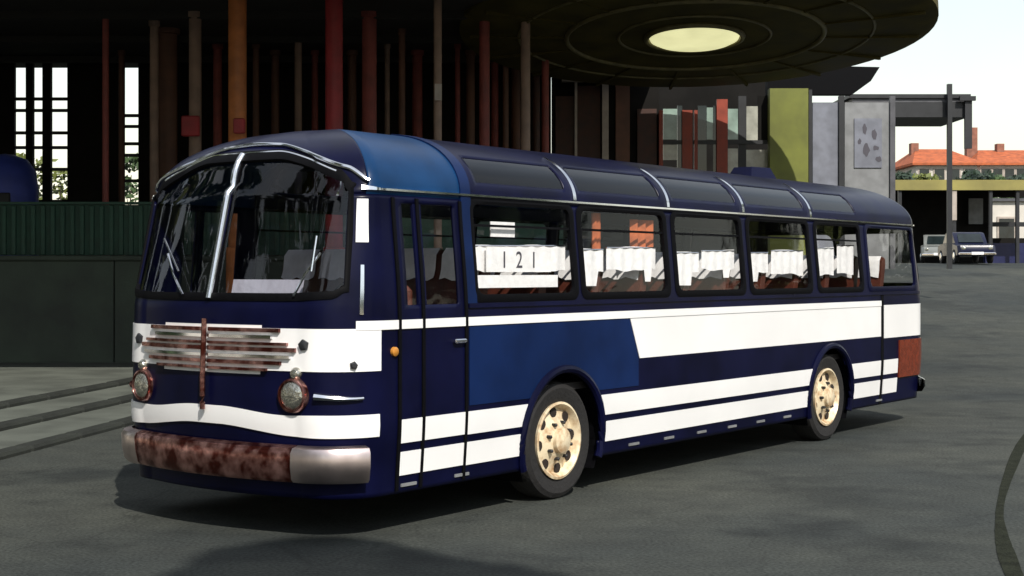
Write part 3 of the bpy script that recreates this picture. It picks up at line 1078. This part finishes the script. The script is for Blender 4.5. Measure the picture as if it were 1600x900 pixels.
# ------------------------------------------------------------------ station hall (left and middle background)
hall = empty('station_hall', (-8, 30, 0))
tag(hall, 'dark open hall with slim coloured columns under a flat roof, behind the coach', 'building')
HP = Vector((-8, 30, 0))
def hpart(name, m, mb, smooth=False, parent=None):
    mb.v = [(x - HP.x, y - HP.y, z - HP.z) for x, y, z in mb.v]
    return mb.build(name, m, parent or hall, smooth)
CZ = 7.05
hpart('roof', 'ceiling', MB().box((-9.6, 28.4, CZ + 0.2), (26.4, 17.0, 0.4)))  # edges extended out of view to shade the columns and shop front
DB = 36.0
def bx(px0, py0, px1, py1, d, th=0.12):
    a, b = W(px0, py1, d), W(px1, py0, d)
    return MB().box(((a.x + b.x) / 2, d + th / 2, (a.z + b.z) / 2), (abs(b.x - a.x), th, abs(b.z - a.z)))
opens = [(22, 40), (51, 66), (79, 105), (193, 216)]
prev = -640
zt = 107
for a, b in opens + [(861, None)]:
    a1 = a
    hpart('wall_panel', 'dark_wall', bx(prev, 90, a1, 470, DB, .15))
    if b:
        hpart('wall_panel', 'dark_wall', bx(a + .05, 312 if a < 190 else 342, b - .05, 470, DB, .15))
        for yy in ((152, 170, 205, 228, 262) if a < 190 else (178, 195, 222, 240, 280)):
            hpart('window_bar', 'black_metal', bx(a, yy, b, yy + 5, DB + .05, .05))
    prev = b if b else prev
hpart('wall_panel', 'dark_wall', MB().box((-22.7, 31.0, 3.5), (.2, 10.4, 7.0)))  # unseen end wall added to keep the hall dark
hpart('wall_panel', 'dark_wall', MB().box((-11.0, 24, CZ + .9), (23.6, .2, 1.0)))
cols = [(165, 9, 'column_maroon', 29, 0), (241, 12, 'column_grey', 30, 0), (262, 26, 'column_brown', 31, 0), (305, 17, 'column_grey', 29, 0), (371, 25, 'column_orange', 27, 0),
        (400, 9, 'column_brown', 33, 0), (466, 10, 'column_grey', 32, 0), (522, 24, 'column_red', 27, 0), (577, 20, 'column_maroon', 29, 0), (605, 7, 'column_grey', 33, 0),
        (628, 9, 'column_brown', 31, 0), (684, 11, 'column_grey', 27, 0), (715, 7, 'column_maroon', 33, 0), (757, 14, 'column_maroon', 29, 0), (790, 8, 'column_brown', 33, 0), (821, 13, 'column_grey', 29, 0), (852, 10, 'column_maroon', 32, 0),
        (190, 8, 'column_brown', 34, 0), (340, 12, 'column_maroon', 33, 0), (430, 11, 'column_brown', 34, 0), (492, 9, 'column_maroon', 34, 0), (550, 12, 'column_brown', 34, 0), (652, 14, 'column_maroon', 34, 0), (735, 12, 'column_brown', 34, 0), (773, 10, 'column_maroon', 35, 0), (806, 12, 'column_brown', 35, 0), (838, 10, 'wood', 34, 0)]
for px, w, m, d, _ in cols:
    p = W(px, 0, d)
    r = w * 1.15 / F * d / 2
    hpart('column', m, MB().lathe([(r * 1.25, 0), (r * 1.25, 2.35), (r, 2.36), (r, CZ - .12), (r * 1.3, CZ - .1), (r * 1.3, CZ)], (p.x, d, 0), (0, 0, 1), 16), True)
p = W(684, 142, 26.6)
hpart('column_notice', 'frame_pale', MB().box((p.x, 26.78, p.z), (0.13, 0.04, 0.30)))
# red notice boxes hung on two columns
for px, py, w, h, d in ((298, 197, 28, 32, 28.6), (374, 197, 18, 24, 26.6)):
    p = W(px, py, d)
    hpart('notice_box', 'column_red', MB().box((p.x, d, p.z), (w / F * d, .12, h / F * d), 0, .02))
# beams under the ceiling
for y in (23, 26, 29, 32, 35):
    hpart('ceiling_beam', 'ceiling', MB().box((-11, y, CZ - .07), (23.4, .22, .14)))

# platform the columns stand on, with its retaining wall and ribbed green parapet
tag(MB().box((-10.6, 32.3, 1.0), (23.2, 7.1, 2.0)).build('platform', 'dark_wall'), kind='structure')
wl_ = empty('retaining_wall', (-10.6, 28.5, 0))
tag(wl_, 'low dark concrete wall along the pavement, left of the coach', 'wall')
for i in range(8):
    MB().box((-10.15 + i * 2.9, 0, 1.06), (2.88, .42, 2.12), 0, .015).build('wall_slab', 'retaining', wl_)
MB().box((0, -.02, 2.17), (23.3, .52, .10), 0, .02).build('coping', 'retaining', wl_)
pf = empty('parapet', (-10.6, 28.45, 2.22))
tag(pf, 'dark green ribbed metal parapet standing on the low concrete wall', 'parapet')
MB().box((0, .06, .5), (23.2, .03, .98)).build('backing_sheet', 'green_rib', pf)
MB().box((0, .04, 1.02), (23.2, .12, .05)).build('top_rail', 'green_rib', pf)
slat = None
x = -4.6
while x < 8.0:
    if slat is None:
        s = MB().box((0, 0, .49), (.085, .07, .96), 0, .012).build('slat', 'green_rib', pf)
        slat = s.data
    else:
        s = bpy.data.objects.new('slat', slat)
        COL.objects.link(s)
        s.parent = pf
    s.location = (x, 0, 0)
    x += 0.19
# blue covered kiosk top behind the parapet at the far left
kb = empty('kiosk', W(8, 330, 32.5))
p = W(8, 330, 32.5)
kb.location = (p.x, 32.5, 2.0)
tag(kb, 'blue rounded kiosk behind the green parapet at the left edge', 'kiosk')
mb = MB().lathe([(.72, 0), (.72, 1.75), (.66, 2.15), (.48, 2.4), (.2, 2.5), (0.02, 2.52)], (0, 0, 0), (0, 0, 1), 20)
mb.build('cover', 'blue_tarp', kb, True)
MB().box((0, -.70, 1.45), (.7, .08, .35), 0, .02).build('hatch', 'black_metal', kb)
MB().lathe([(.75, .9), (.77, .93), (.75, .96)], (0, 0, 0), (0, 0, 1), 20).build('band', 'frame_pale', kb)

# ------------------------------------------------------------------ round canopy
rc_ = empty('round_canopy', (3.74, 30, 6.72))
rc_.rotation_euler = (R(-6), 0, 0)
tag(rc_, 'big round mushroom canopy with concentric rings and a glowing lamp in its soffit', 'canopy')
RR = 4.82
MB().lathe([(0.9, 0.02), (2.55, 0.0), (4.6, 0.03), (RR, .10), (RR, .34), (4.5, .5), (0.5, .7)], (0, 0, 0), (0, 0, 1), 72).build('soffit', 'soffit', rc_, True)
for r_, t_, z_ in ((2.62, .05, 0.0), (1.55, .03, .01), (3.6, .03, .015), (.98, .06, 0.0)):
    MB().tube([(r_ * math.cos(R(a)), r_ * math.sin(R(a)), z_ - t_ * .3) for a in range(0, 361, 5)], t_, 8).build('ring', 'ring_metal', rc_, True)
for k in range(16):
    q = R(22.5 * k)
    o = MB().box((0, 0, 0), (2.0, .06, .06)).build('rib', 'soffit', rc_)
    o.location = (3.6 * math.cos(q), 3.6 * math.sin(q), 0.0)
    o.rotation_euler = (0, 0, q)
lamp = MB().lathe([(.93, .02), (.90, -.05), (.78, -.11), (.5, -.16), (.2, -.18), (0.01, -.185)], (0, 0, 0), (0, 0, 1), 40).build('lamp', 'lamp_glow', rc_, True)
lamp['label'] = 'round lit lamp in the middle of the soffit'
for x, y in ((-3.2, 2.6), (3.9, 2.2), (-3.4, -1.2)):
    pass
cp = [(866, 33.5), (1398, 34.0)]

# ------------------------------------------------------------------ shop front under the canopy
SD = 35.6
SP = W(1120, 425, SD)
SP.z = 0
shop = empty('shop_front', SP)
tag(shop, 'glazed shop front with red posts and a yellow green panel under the round canopy', 'shop front')
def sp_(name, m, px0, py0, px1, py1, dy=0.0, th=.12):
    mb = bx(px0, py0, px1, py1, SD + dy, th)
    mb.v = [(x - SP.x, y - SP.y, z) for x, y, z in mb.v]
    return mb.build(name, m, shop)
sp_('header', 'dark_wall', 862, 88, 1199.8, 124, .05, .3)
hd = MB().prism([(W(px, 0, SD).x - SP.x, W(0, py, SD).z) for px, py in ((1200, 100), (1200, 147), (1333, 147), (1362, 126), (1376, 104))], .08, .38)
hd.build('canopy_brace', 'rubber', shop)
sp_('back_wall', 'dark_wall', 862, 124.2, 1030, 470, .12, .2)
sp_('inner_wall', 'dark_wall', 1030.2, 124.2, 1200, 470, 3.0, .1)
sp_('wood_panel', 'wood', 868, 150, 897, 300, 0.02)
sp_('wood_panel', 'wood', 902, 134, 938, 300, 0.02)
sp_('wood_panel', 'column_brown', 962, 128, 984, 300, 0.02)
sp_('wood_panel', 'wood', 996, 170, 1026, 300, 0.02)
sp_('post', 'frame_pale', 941, 124, 951, 300, -.10)
sp_('post', 'frame_pale', 898, 128, 902, 300, -.08)
sp_('lintel', 'frame_pale', 878, 121.5, 952, 127, -.16, .2)
for a, b in ((1030, 1036), (1066, 1082), (1085, 1090), (1120, 1137)):
    sp_('post', 'red_post', a, 172 if a != 1120 else 155, b, 300, -.06)
sp_('pane', 'pane_green', 1036.3, 170, 1058, 218, 0.03, .03)
sp_('pane', 'pane_pale', 1036.3, 226, 1058, 250, 0.03, .03)
sp_('pane', 'pane_dark', 1058.3, 165, 1066, 300, 0.03, .03)
sp_('pane', 'pane_dark', 1090.3, 165, 1104, 300, 0.03, .03)
sp_('pane', 'pane_green', 1104.3, 168, 1114, 218, 0.03, .03)
sp_('pane', 'pane_dark', 1114.3, 165, 1119.8, 300, 0.03, .03)
sp_('pane', 'pane_green', 1137.3, 170, 1153, 218, 0.03, .03)
sp_('pane', 'pane_pale', 1137.3, 232, 1153, 300, 0.03, .03)
sp_('door', 'black_metal', 1154, 150, 1166, 300, 0.02, .06)
sp_('pane', 'pane_pale', 1166.3, 166, 1184, 222, 0.03, .03)
sp_('transom', 'black_metal', 1036, 219, 1199, 225, -.02, .08)
sp_('pane', 'pane_pale', 1160, 234, 1199, 300, 0.03, .03)
sp_('panel', 'dark_wall', 1184.3, 150, 1200, 222, 0.04, .05)
yp = sp_('panel', 'yellow_green', 1203, 138, 1263, 420, -.35, .3)
yp['label'] = 'yellow green painted wall panel'
sp_('post', 'black_metal', 1264, 140, 1269, 420, -.2)
sp_('panel', 'bluegrey_panel', 1270, 160, 1310, 420, -.1)
sp_('post', 'black_metal', 1311, 150, 1319, 420, -.16)
gp = sp_('panel', 'grey_panel', 1320, 160, 1390, 420, -.1)
sp_('post', 'grey_metal', 1391, 150, 1399, 420, -.16)
pr = sp_('poster', 'bluegrey_panel', 1335, 185, 1378, 262, -.13, .025)
pr['label'] = 'pale poster with dark blots on the grey panel'
def blot(px, py, w, h, rot=0):
    c = W(px, py, SD)
    n = 14
    v = []
    for i in range(n):
        a = 2 * math.pi * i / n
        rr = 1 + random.uniform(-.25, .25)
        v.append((c.x - SP.x + w / F * SD / 2 * rr * math.cos(a), -.134, c.z + h / F * SD / 2 * rr * math.sin(a)))
    MB().add(v, [tuple(range(n))]).build('poster_print', 'ink', pr)
for b in ((1349, 203, 8, 15), (1364, 211, 7, 18), (1352, 236, 10, 20), (1371, 250, 9, 9), (1341, 222, 5, 9), (1366, 232, 9, 7)):
    blot(*b)

# ------------------------------------------------------------------ low canopy on the right
LD = 40.0
p = W(1425, 425, LD)
lc = empty('shelter_roof', (p.x, LD, gz(p.x, LD)))
tag(lc, 'low flat dark canopy on slim posts beside the grey panels', 'canopy')
def lp(name, m, px0, py0, px1, py1, dy=0, th=.2, d=LD):
    mb = bx(px0, py0, px1, py1, d + dy, th)
    mb.v = [(x - lc.location.x, y - lc.location.y, z - lc.location.z) for x, y, z in mb.v]
    return mb.build(name, m, lc)
lp('fascia', 'black_metal', 1330, 160, 1514, 183, 0, 2.6)
lp('top_edge', 'black_metal', 1326, 147, 1517, 153, -.05, 2.8)
lp('roof_strip', 'grey_metal', 1332, 153.3, 1512, 159.7, .02, 2.5)
lp('post', 'black_metal', 1481, 131, 1488, 420, -.22, .12)
lp('post', 'black_metal', 1391, 183.5, 1398, 420, .3, .12)
lp('end_panel', 'black_metal', 1508, 156, 1519, 232, -.12, .1)
lp('end_cap', 'black_metal', 1500, 150, 1525, 157, -.2, .1)

# ------------------------------------------------------------------ far right: houses, trees, long shelter, cars
def house(name, px0, px1, eave, ridge, d, label, wins_, chim=None, hip=2.0):
    a, b = W(px0, eave, d), W(px1, ridge, d)
    g = 2.0
    h = empty(name, ((a.x + b.x) / 2, d, g))
    tag(h, label, 'house', 'red roofed houses in the distance')
    hw = (b.x - a.x) / 2
    ez, rz = a.z - g, b.z - g
    MB().box((0, 3.5, ez / 2), (2 * hw, 7, ez)).build('wall', 'plaster', h)
    o = .35
    v = [(-hw - o, -o, ez - .1), (hw + o, -o, ez - .1), (hw + o, 7 + o, ez - .1), (-hw - o, 7 + o, ez - .1), (-hw + hip, 3.5, rz), (hw - hip, 3.5, rz),
         (-hw - o, -o, ez + .05), (hw + o, -o, ez + .05), (hw + o, 7 + o, ez + .05), (-hw - o, 7 + o, ez + .05)]
    rf = MB().add(v, [(3, 2, 1, 0), (0, 1, 7, 6), (1, 2, 8, 7), (2, 3, 9, 8), (3, 0, 6, 9), (6, 7, 5, 4), (7, 8, 5), (8, 9, 4, 5), (9, 6, 4)]).build('roof', 'roof_tile', h)
    for k in range(wins_):
        x = -hw + (k + .5) * 2 * hw / wins_
        w = MB().box((x, -.01, ez - .75), (.8, .08, 1.0)).build('window', 'frame_pale', h)
        MB().box((x, -.055, ez - .75), (.62, .03, .82)).build('pane', 'pane_dark', w)
    if chim:
        for cx, top, wd in chim:
            c = W(cx, top, d)
            MB().box((c.x - h.location.x, 3.2, (c.z - g + rz) / 2 - .3), (wd, .6, c.z - g - rz + .9)).build('chimney', 'brick', rf)
    return h
house('house', 1432, 1527, 256, 226, 95, 'red tiled house with broad hipped roof behind the slim canopy post', 4, [(1449, 221, .5)], 0.9)
house('house', 1531, 1660, 256, 228, 100, 'red tiled house with long white upper wall at the right edge', 7, [(1532 + 8, 196, .75), (1586, 222, .5)], 1.0)

def tree(name, px, base_z, d, ztop, rx, m, label, n=900, group=None, leaf=.22, trunk_r=.12, cat='tree', zc=None, x=None, shape=1.0):
    x = W(px, 0, d).x if x is None else x
    t = empty(name, (x, d, base_z))
    tag(t, label, cat, group)
    H = ztop - base_z
    zb = H * .28 if zc is None else zc
    mb = MB().tube([(0, 0, 0), (.05, .02, H * .3), (-.04, .05, H * .6), (0, 0, H * .85)], trunk_r, 8, trunk_r * .25)
    for k in range(7):
        q = random.uniform(0, 6.28)
        z0 = zb + (H - zb) * random.uniform(0, .5)
        mb.tube([(0, 0, z0), (rx * .4 * math.cos(q), rx * .4 * math.sin(q), z0 + .12 * H), (rx * .75 * math.cos(q), rx * .75 * math.sin(q), z0 + .2 * H)], trunk_r * .4, 5, trunk_r * .08)
    mb.build('trunk', 'bark', t, True)
    cl = []
    for k in range(34):
        w = random.random()
        z = zb + (H - zb) * w
        rr = rx * max(.12, math.sin(math.pi * min(1, (.12 + .86 * w))) ** .6) * math.sqrt(random.uniform(.1, 1))
        q = random.uniform(0, 6.28)
        cl.append((rr * math.cos(q) * .85, rr * math.sin(q) * .85, z, random.uniform(.18, .34) * rx * shape))
    mb = MB()
    v, f = [], []
    for k in range(n):
        c = random.choice(cl)
        d_ = Vector((random.gauss(0, 1), random.gauss(0, 1), random.gauss(0, .8)))
        d_ = d_.normalized() * c[3] * random.uniform(.3, 1.15)
        p = Vector(c[:3]) + d_
        if p.z > H: p.z = H - random.uniform(0, .2)
        a = Vector((random.gauss(0, 1), random.gauss(0, 1), random.gauss(0, 1))).normalized()
        b = a.orthogonal().normalized()
        s = leaf * random.uniform(.6, 1.3)
        o = len(v)
        v += [p - a * s, p + b * s * .55, p + a * s, p - b * s * .55]
        f.append((o, o + 1, o + 2, o + 3))
    mb.add(v, f).build('crown', m, t)
    return t
g1 = 'trees in front of the distant houses'
tree('tree', 1408, 2.1, 78, 7.2, 1.5, 'leaf_dark', 'small dark tree at the foot of the grey panels', 900, g1, .20)
tree('tree', 1445, 2.1, 80, 7.2, 1.8, 'leaf_yellow', 'yellowish green tree left of the slim canopy post', 900, g1, .20)
tree('tree', 1520, 2.1, 80, 7.4, 2.1, 'leaf_dark', 'dark green tree just right of the slim canopy post', 1100, g1, .20)
tree('tree', 1568, 2.1, 80, 7.2, 2.2, 'leaf', 'mid green tree below the long red roof', 1100, g1, .20)
tree('tree', 1610, 2.1, 80, 7.2, 2.2, 'leaf_dark', 'dark tree cut by the right edge of the picture', 900, g1, .20)
g2 = 'shrubs behind the hall windows'
tree('shrub', 48, 1.5, 42, 5.3, 1.0, 'leaf_yellow', 'yellow green shrub behind the second bright hall window', 500, g2, .12, .05, 'shrub', .4)
tree('shrub', 95, 1.5, 43, 5.0, 1.1, 'leaf_yellow', 'yellow green shrub behind the widest bright hall window', 500, g2, .12, .05, 'shrub', .4)
tree('shrub', 205, 1.5, 44, 5.4, 1.0, 'leaf', 'green shrub behind the narrow barred hall window', 500, g2, .12, .05, 'shrub', .4)

FD = 62.0
p = W(1520, 425, FD)
fs = empty('long_shelter', (p.x, FD, gz(p.x, FD)))
tag(fs, 'long low shelter with tan fascia and dark open bays behind the parked cars', 'shelter')
def fp(name, m, px0, py0, px1, py1, dy=0, th=.2):
    mb = bx(px0, py0, px1, py1, FD + dy, th)
    mb.v = [(x - fs.location.x, y - fs.location.y, z - fs.location.z) for x, y, z in mb.v]
    return mb.build(name, m, fs)
fp('fascia', 'tan', 1385, 283, 1660, 297, -2.2, .2)
fp('roof', 'tan', 1385, 281, 1660, 285, -1.9, 6.0)
fp('back_wall', 'dark_wall', 1385, 285.5, 1549, 430, 3.2, .2)
fp('back_wall', 'dark_wall', 1549.2, 285.5, 1660, 308, 3.2, .2)
fp('back_wall', 'dark_wall', 1549.2, 372, 1660, 430, 3.2, .2)
fp('beam', 'black_metal', 1545, 347, 1660, 354, 2.9, .2)
for a in (1404, 1546, 1588, 1640):
    fp('post', 'black_metal', a, 297.3, a + 5, 430, -2.1, .15)
fp('post', 'frame_pale', 1488, 297.3, 1495, 344, -2.15, .15)
fp('post', 'black_metal', 1489, 344.5, 1494, 430, -2.1, .15)
fp('notice_board', 'grey_panel', 1514, 310, 1536, 350, 2.9, .1)
fp('low_wall', 'car_lilac', 1540, 380, 1660, 430, .5, .3)
# pale wall of a further building seen through the open bays
fb = empty('white_building', (W(1600, 0, 74).x, 74, 2.0))
tag(fb, 'pale low building seen through the open bays of the long shelter', 'building')
MB().box((0, 2, 1.75), (7.0, 4, 3.5)).build('wall', 'plaster', fb)
MB().box((0, 2, 3.55), (7.4, 4.4, .14)).build('roof', 'grey_metal', fb)
for k in range(4):
    w = MB().box((-2.6 + k * 1.7, -.02, 2.1), (.95, .08, 1.2)).build('window', 'frame_pale', fb)
    MB().box((-2.6 + k * 1.7, -.07, 2.1), (.75, .04, 1.0)).build('pane', 'pane_dark', w)

def car(px, d, rz, m, label):
    x = W(px, 0, d).x
    c = empty('parked_car', (x, d, gz(x, d)), rz)
    tag(c, label, 'car', None)
    # length along local x, nose at -x
    def body(prof, hw, bev):
        mb = MB()
        n = len(prof)
        v = []
        for y, k in ((-hw, bev), (-hw + bev, 0), (hw - bev, 0), (hw, bev)):
            cx = sum(p[0] for p in prof) / n
            cz = sum(p[1] for p in prof) / n
            v += [(cx + (a - cx) * (1 - k * .5), y, cz + (b - cz) * (1 - k * .9)) for a, b in prof]
        f = [tuple(range(n)), tuple(range(4 * n - 1, 3 * n - 1, -1))]
        for r in range(3):
            for i in range(n):
                f.append((r * n + i, (r + 1) * n + i, (r + 1) * n + (i + 1) % n, r * n + (i + 1) % n))
        return mb.add(v, f)
    body([(-2.05, .32), (-2.1, .55), (-2.0, .78), (-1.0, .90), (1.3, .92), (2.0, .84), (2.1, .6), (2.05, .32)], .82, .12).build('body', m, c, True)
    body([(-1.05, .88), (-.45, 1.36), (-.2, 1.42), (.75, 1.42), (1.0, 1.36), (1.55, .88)], .70, .10).build('cabin', m, c, True)
    MB().add([(-1.03, -.55, .95), (-1.03, .55, .95), (-.53, .5, 1.34), (-.53, -.5, 1.34)], [(0, 1, 2, 3)]).build('windscreen', 'pane_dark', c)
    for s in (-1, 1):
        MB().prism([(-.85, .95), (-.35, 1.33), (.78, 1.33), (1.3, .95)], s * .67, s * .705).build('side_window', 'pane_dark', c)
        MB().lathe([(.10, 0), (.095, .03), (.05, .05)], (-2.04, s * .58, .66), (-1, 0, 0), 14).build('headlight', 'lens', c)
        for wx in (-1.3, 1.3):
            w = MB().lathe([(.18, .0), (.30, .0), (.32, -.03), (.32, -.16), (.28, -.19)], (wx, s * .83, .32), (0, s, 0), 18).build('wheel', 'tyre', c, True)
            MB().lathe([(.19, .004), (.17, .015), (.05, .02)], (wx, s * .83, .32), (0, s, 0), 14).build('hubcap', 'chrome', w)
    MB().box((-2.12, 0, .42), (.10, 1.6, .12), 0, .03).build('bumper', 'chrome', c)
    MB().box((-2.18, 0, .44), (.02, .52, .12)).build('number_plate', 'white_paint', c)
    c.scale = (.84, .84, .84)
    return c
car(1509, 55.5, R(86), 'car_blue', 'dark blue saloon parked nose towards the camera beyond the coach tail')
car(1466, 60.5, R(75), 'car_white', 'white saloon half hidden behind the tail of the coach')

# ------------------------------------------------------------------ unseen poplar added behind the camera to cast the foreground shadow
tip = Vector((-1.5, 10.1, 0))
Hh = 13.5
off = Vector((to_sun.x, to_sun.y, 0)) / to_sun.z * Hh
base = tip + off
pop = empty('shadow_poplar', (base.x, base.y, 0))
tag(pop, 'added unseen poplar behind the camera casting a shadow on the road', 'tree')
mb = MB().tube([(0, 0, 0), (.05, .02, 4), (-.04, .05, 8), (0, 0, 12.6)], .2, 8, .04)
for k in range(24):
    q = k * 2.4
    z0 = 2.6 + k * .4
    mb.tube([(0, 0, z0), (.5 * math.cos(q), .5 * math.sin(q), z0 + .7), (.8 * math.cos(q), .8 * math.sin(q), z0 + 1.6)], .05, 5, .012)
mb.build('trunk', 'bark', pop, True)
v, f = [], []
for k in range(34000):
    z = random.uniform(2.4, Hh)
    t = (Hh - z)
    rr = min(1.3, 1.2 * math.sqrt(max(0, t) / 1.3)) if z > 5 else 1.3 * (z - 2.0) / 3
    q = random.uniform(0, 6.283)
    r_ = rr * (1 + .12 * math.sin(3 * q + z * 2.2)) * math.sqrt(random.random())
    p = Vector((r_ * math.cos(q), r_ * math.sin(q), z))
    a = Vector((random.gauss(0, 1), random.gauss(0, 1), random.gauss(0, 1))).normalized()
    b = a.orthogonal().normalized()
    sz = .15 * random.uniform(.7, 1.3)
    o = len(v)
    v += [p - a * sz, p + b * sz * .6, p + a * sz, p - b * sz * .6]
    f.append((o, o + 1, o + 2, o + 3))
MB().add(v, f).build('crown', 'leaf', pop)

# ------------------------------------------------------------------ unseen trees: right row added, left row heightened, to darken the coach's reflections
ORD = ('first', 'second', 'third', 'fourth', 'fifth', 'sixth')
for side_, spots in (('right', [(19, -6), (23, 3), (20, 11), (26, 19), (24, 28), (31, 38)]), ('left', [(-13, -9), (-16, -2), (-12.5, 4.5), (-19, 8), (-13, 13), (-15, 20)])):
    for k, (x_, y_) in enumerate(spots):
        tree('unseen_tree', 0, gz(x_, y_), y_, gz(x_, y_) + (9.0 if side_ == 'right' else 12.0) + 1.5 * ((k * 7) % 3), 3.2, ('leaf', 'leaf_dark', 'leaf_yellow')[(k * 2 + (side_ == 'left')) % 3],
             'unseen leafy tree mirrored by the coach, %s in the %s row' % (ORD[k], side_), 2600, 'unseen trees mirrored by the coach, on the ' + side_, .36, .22, 'tree', 1.6, x_, 1.25)
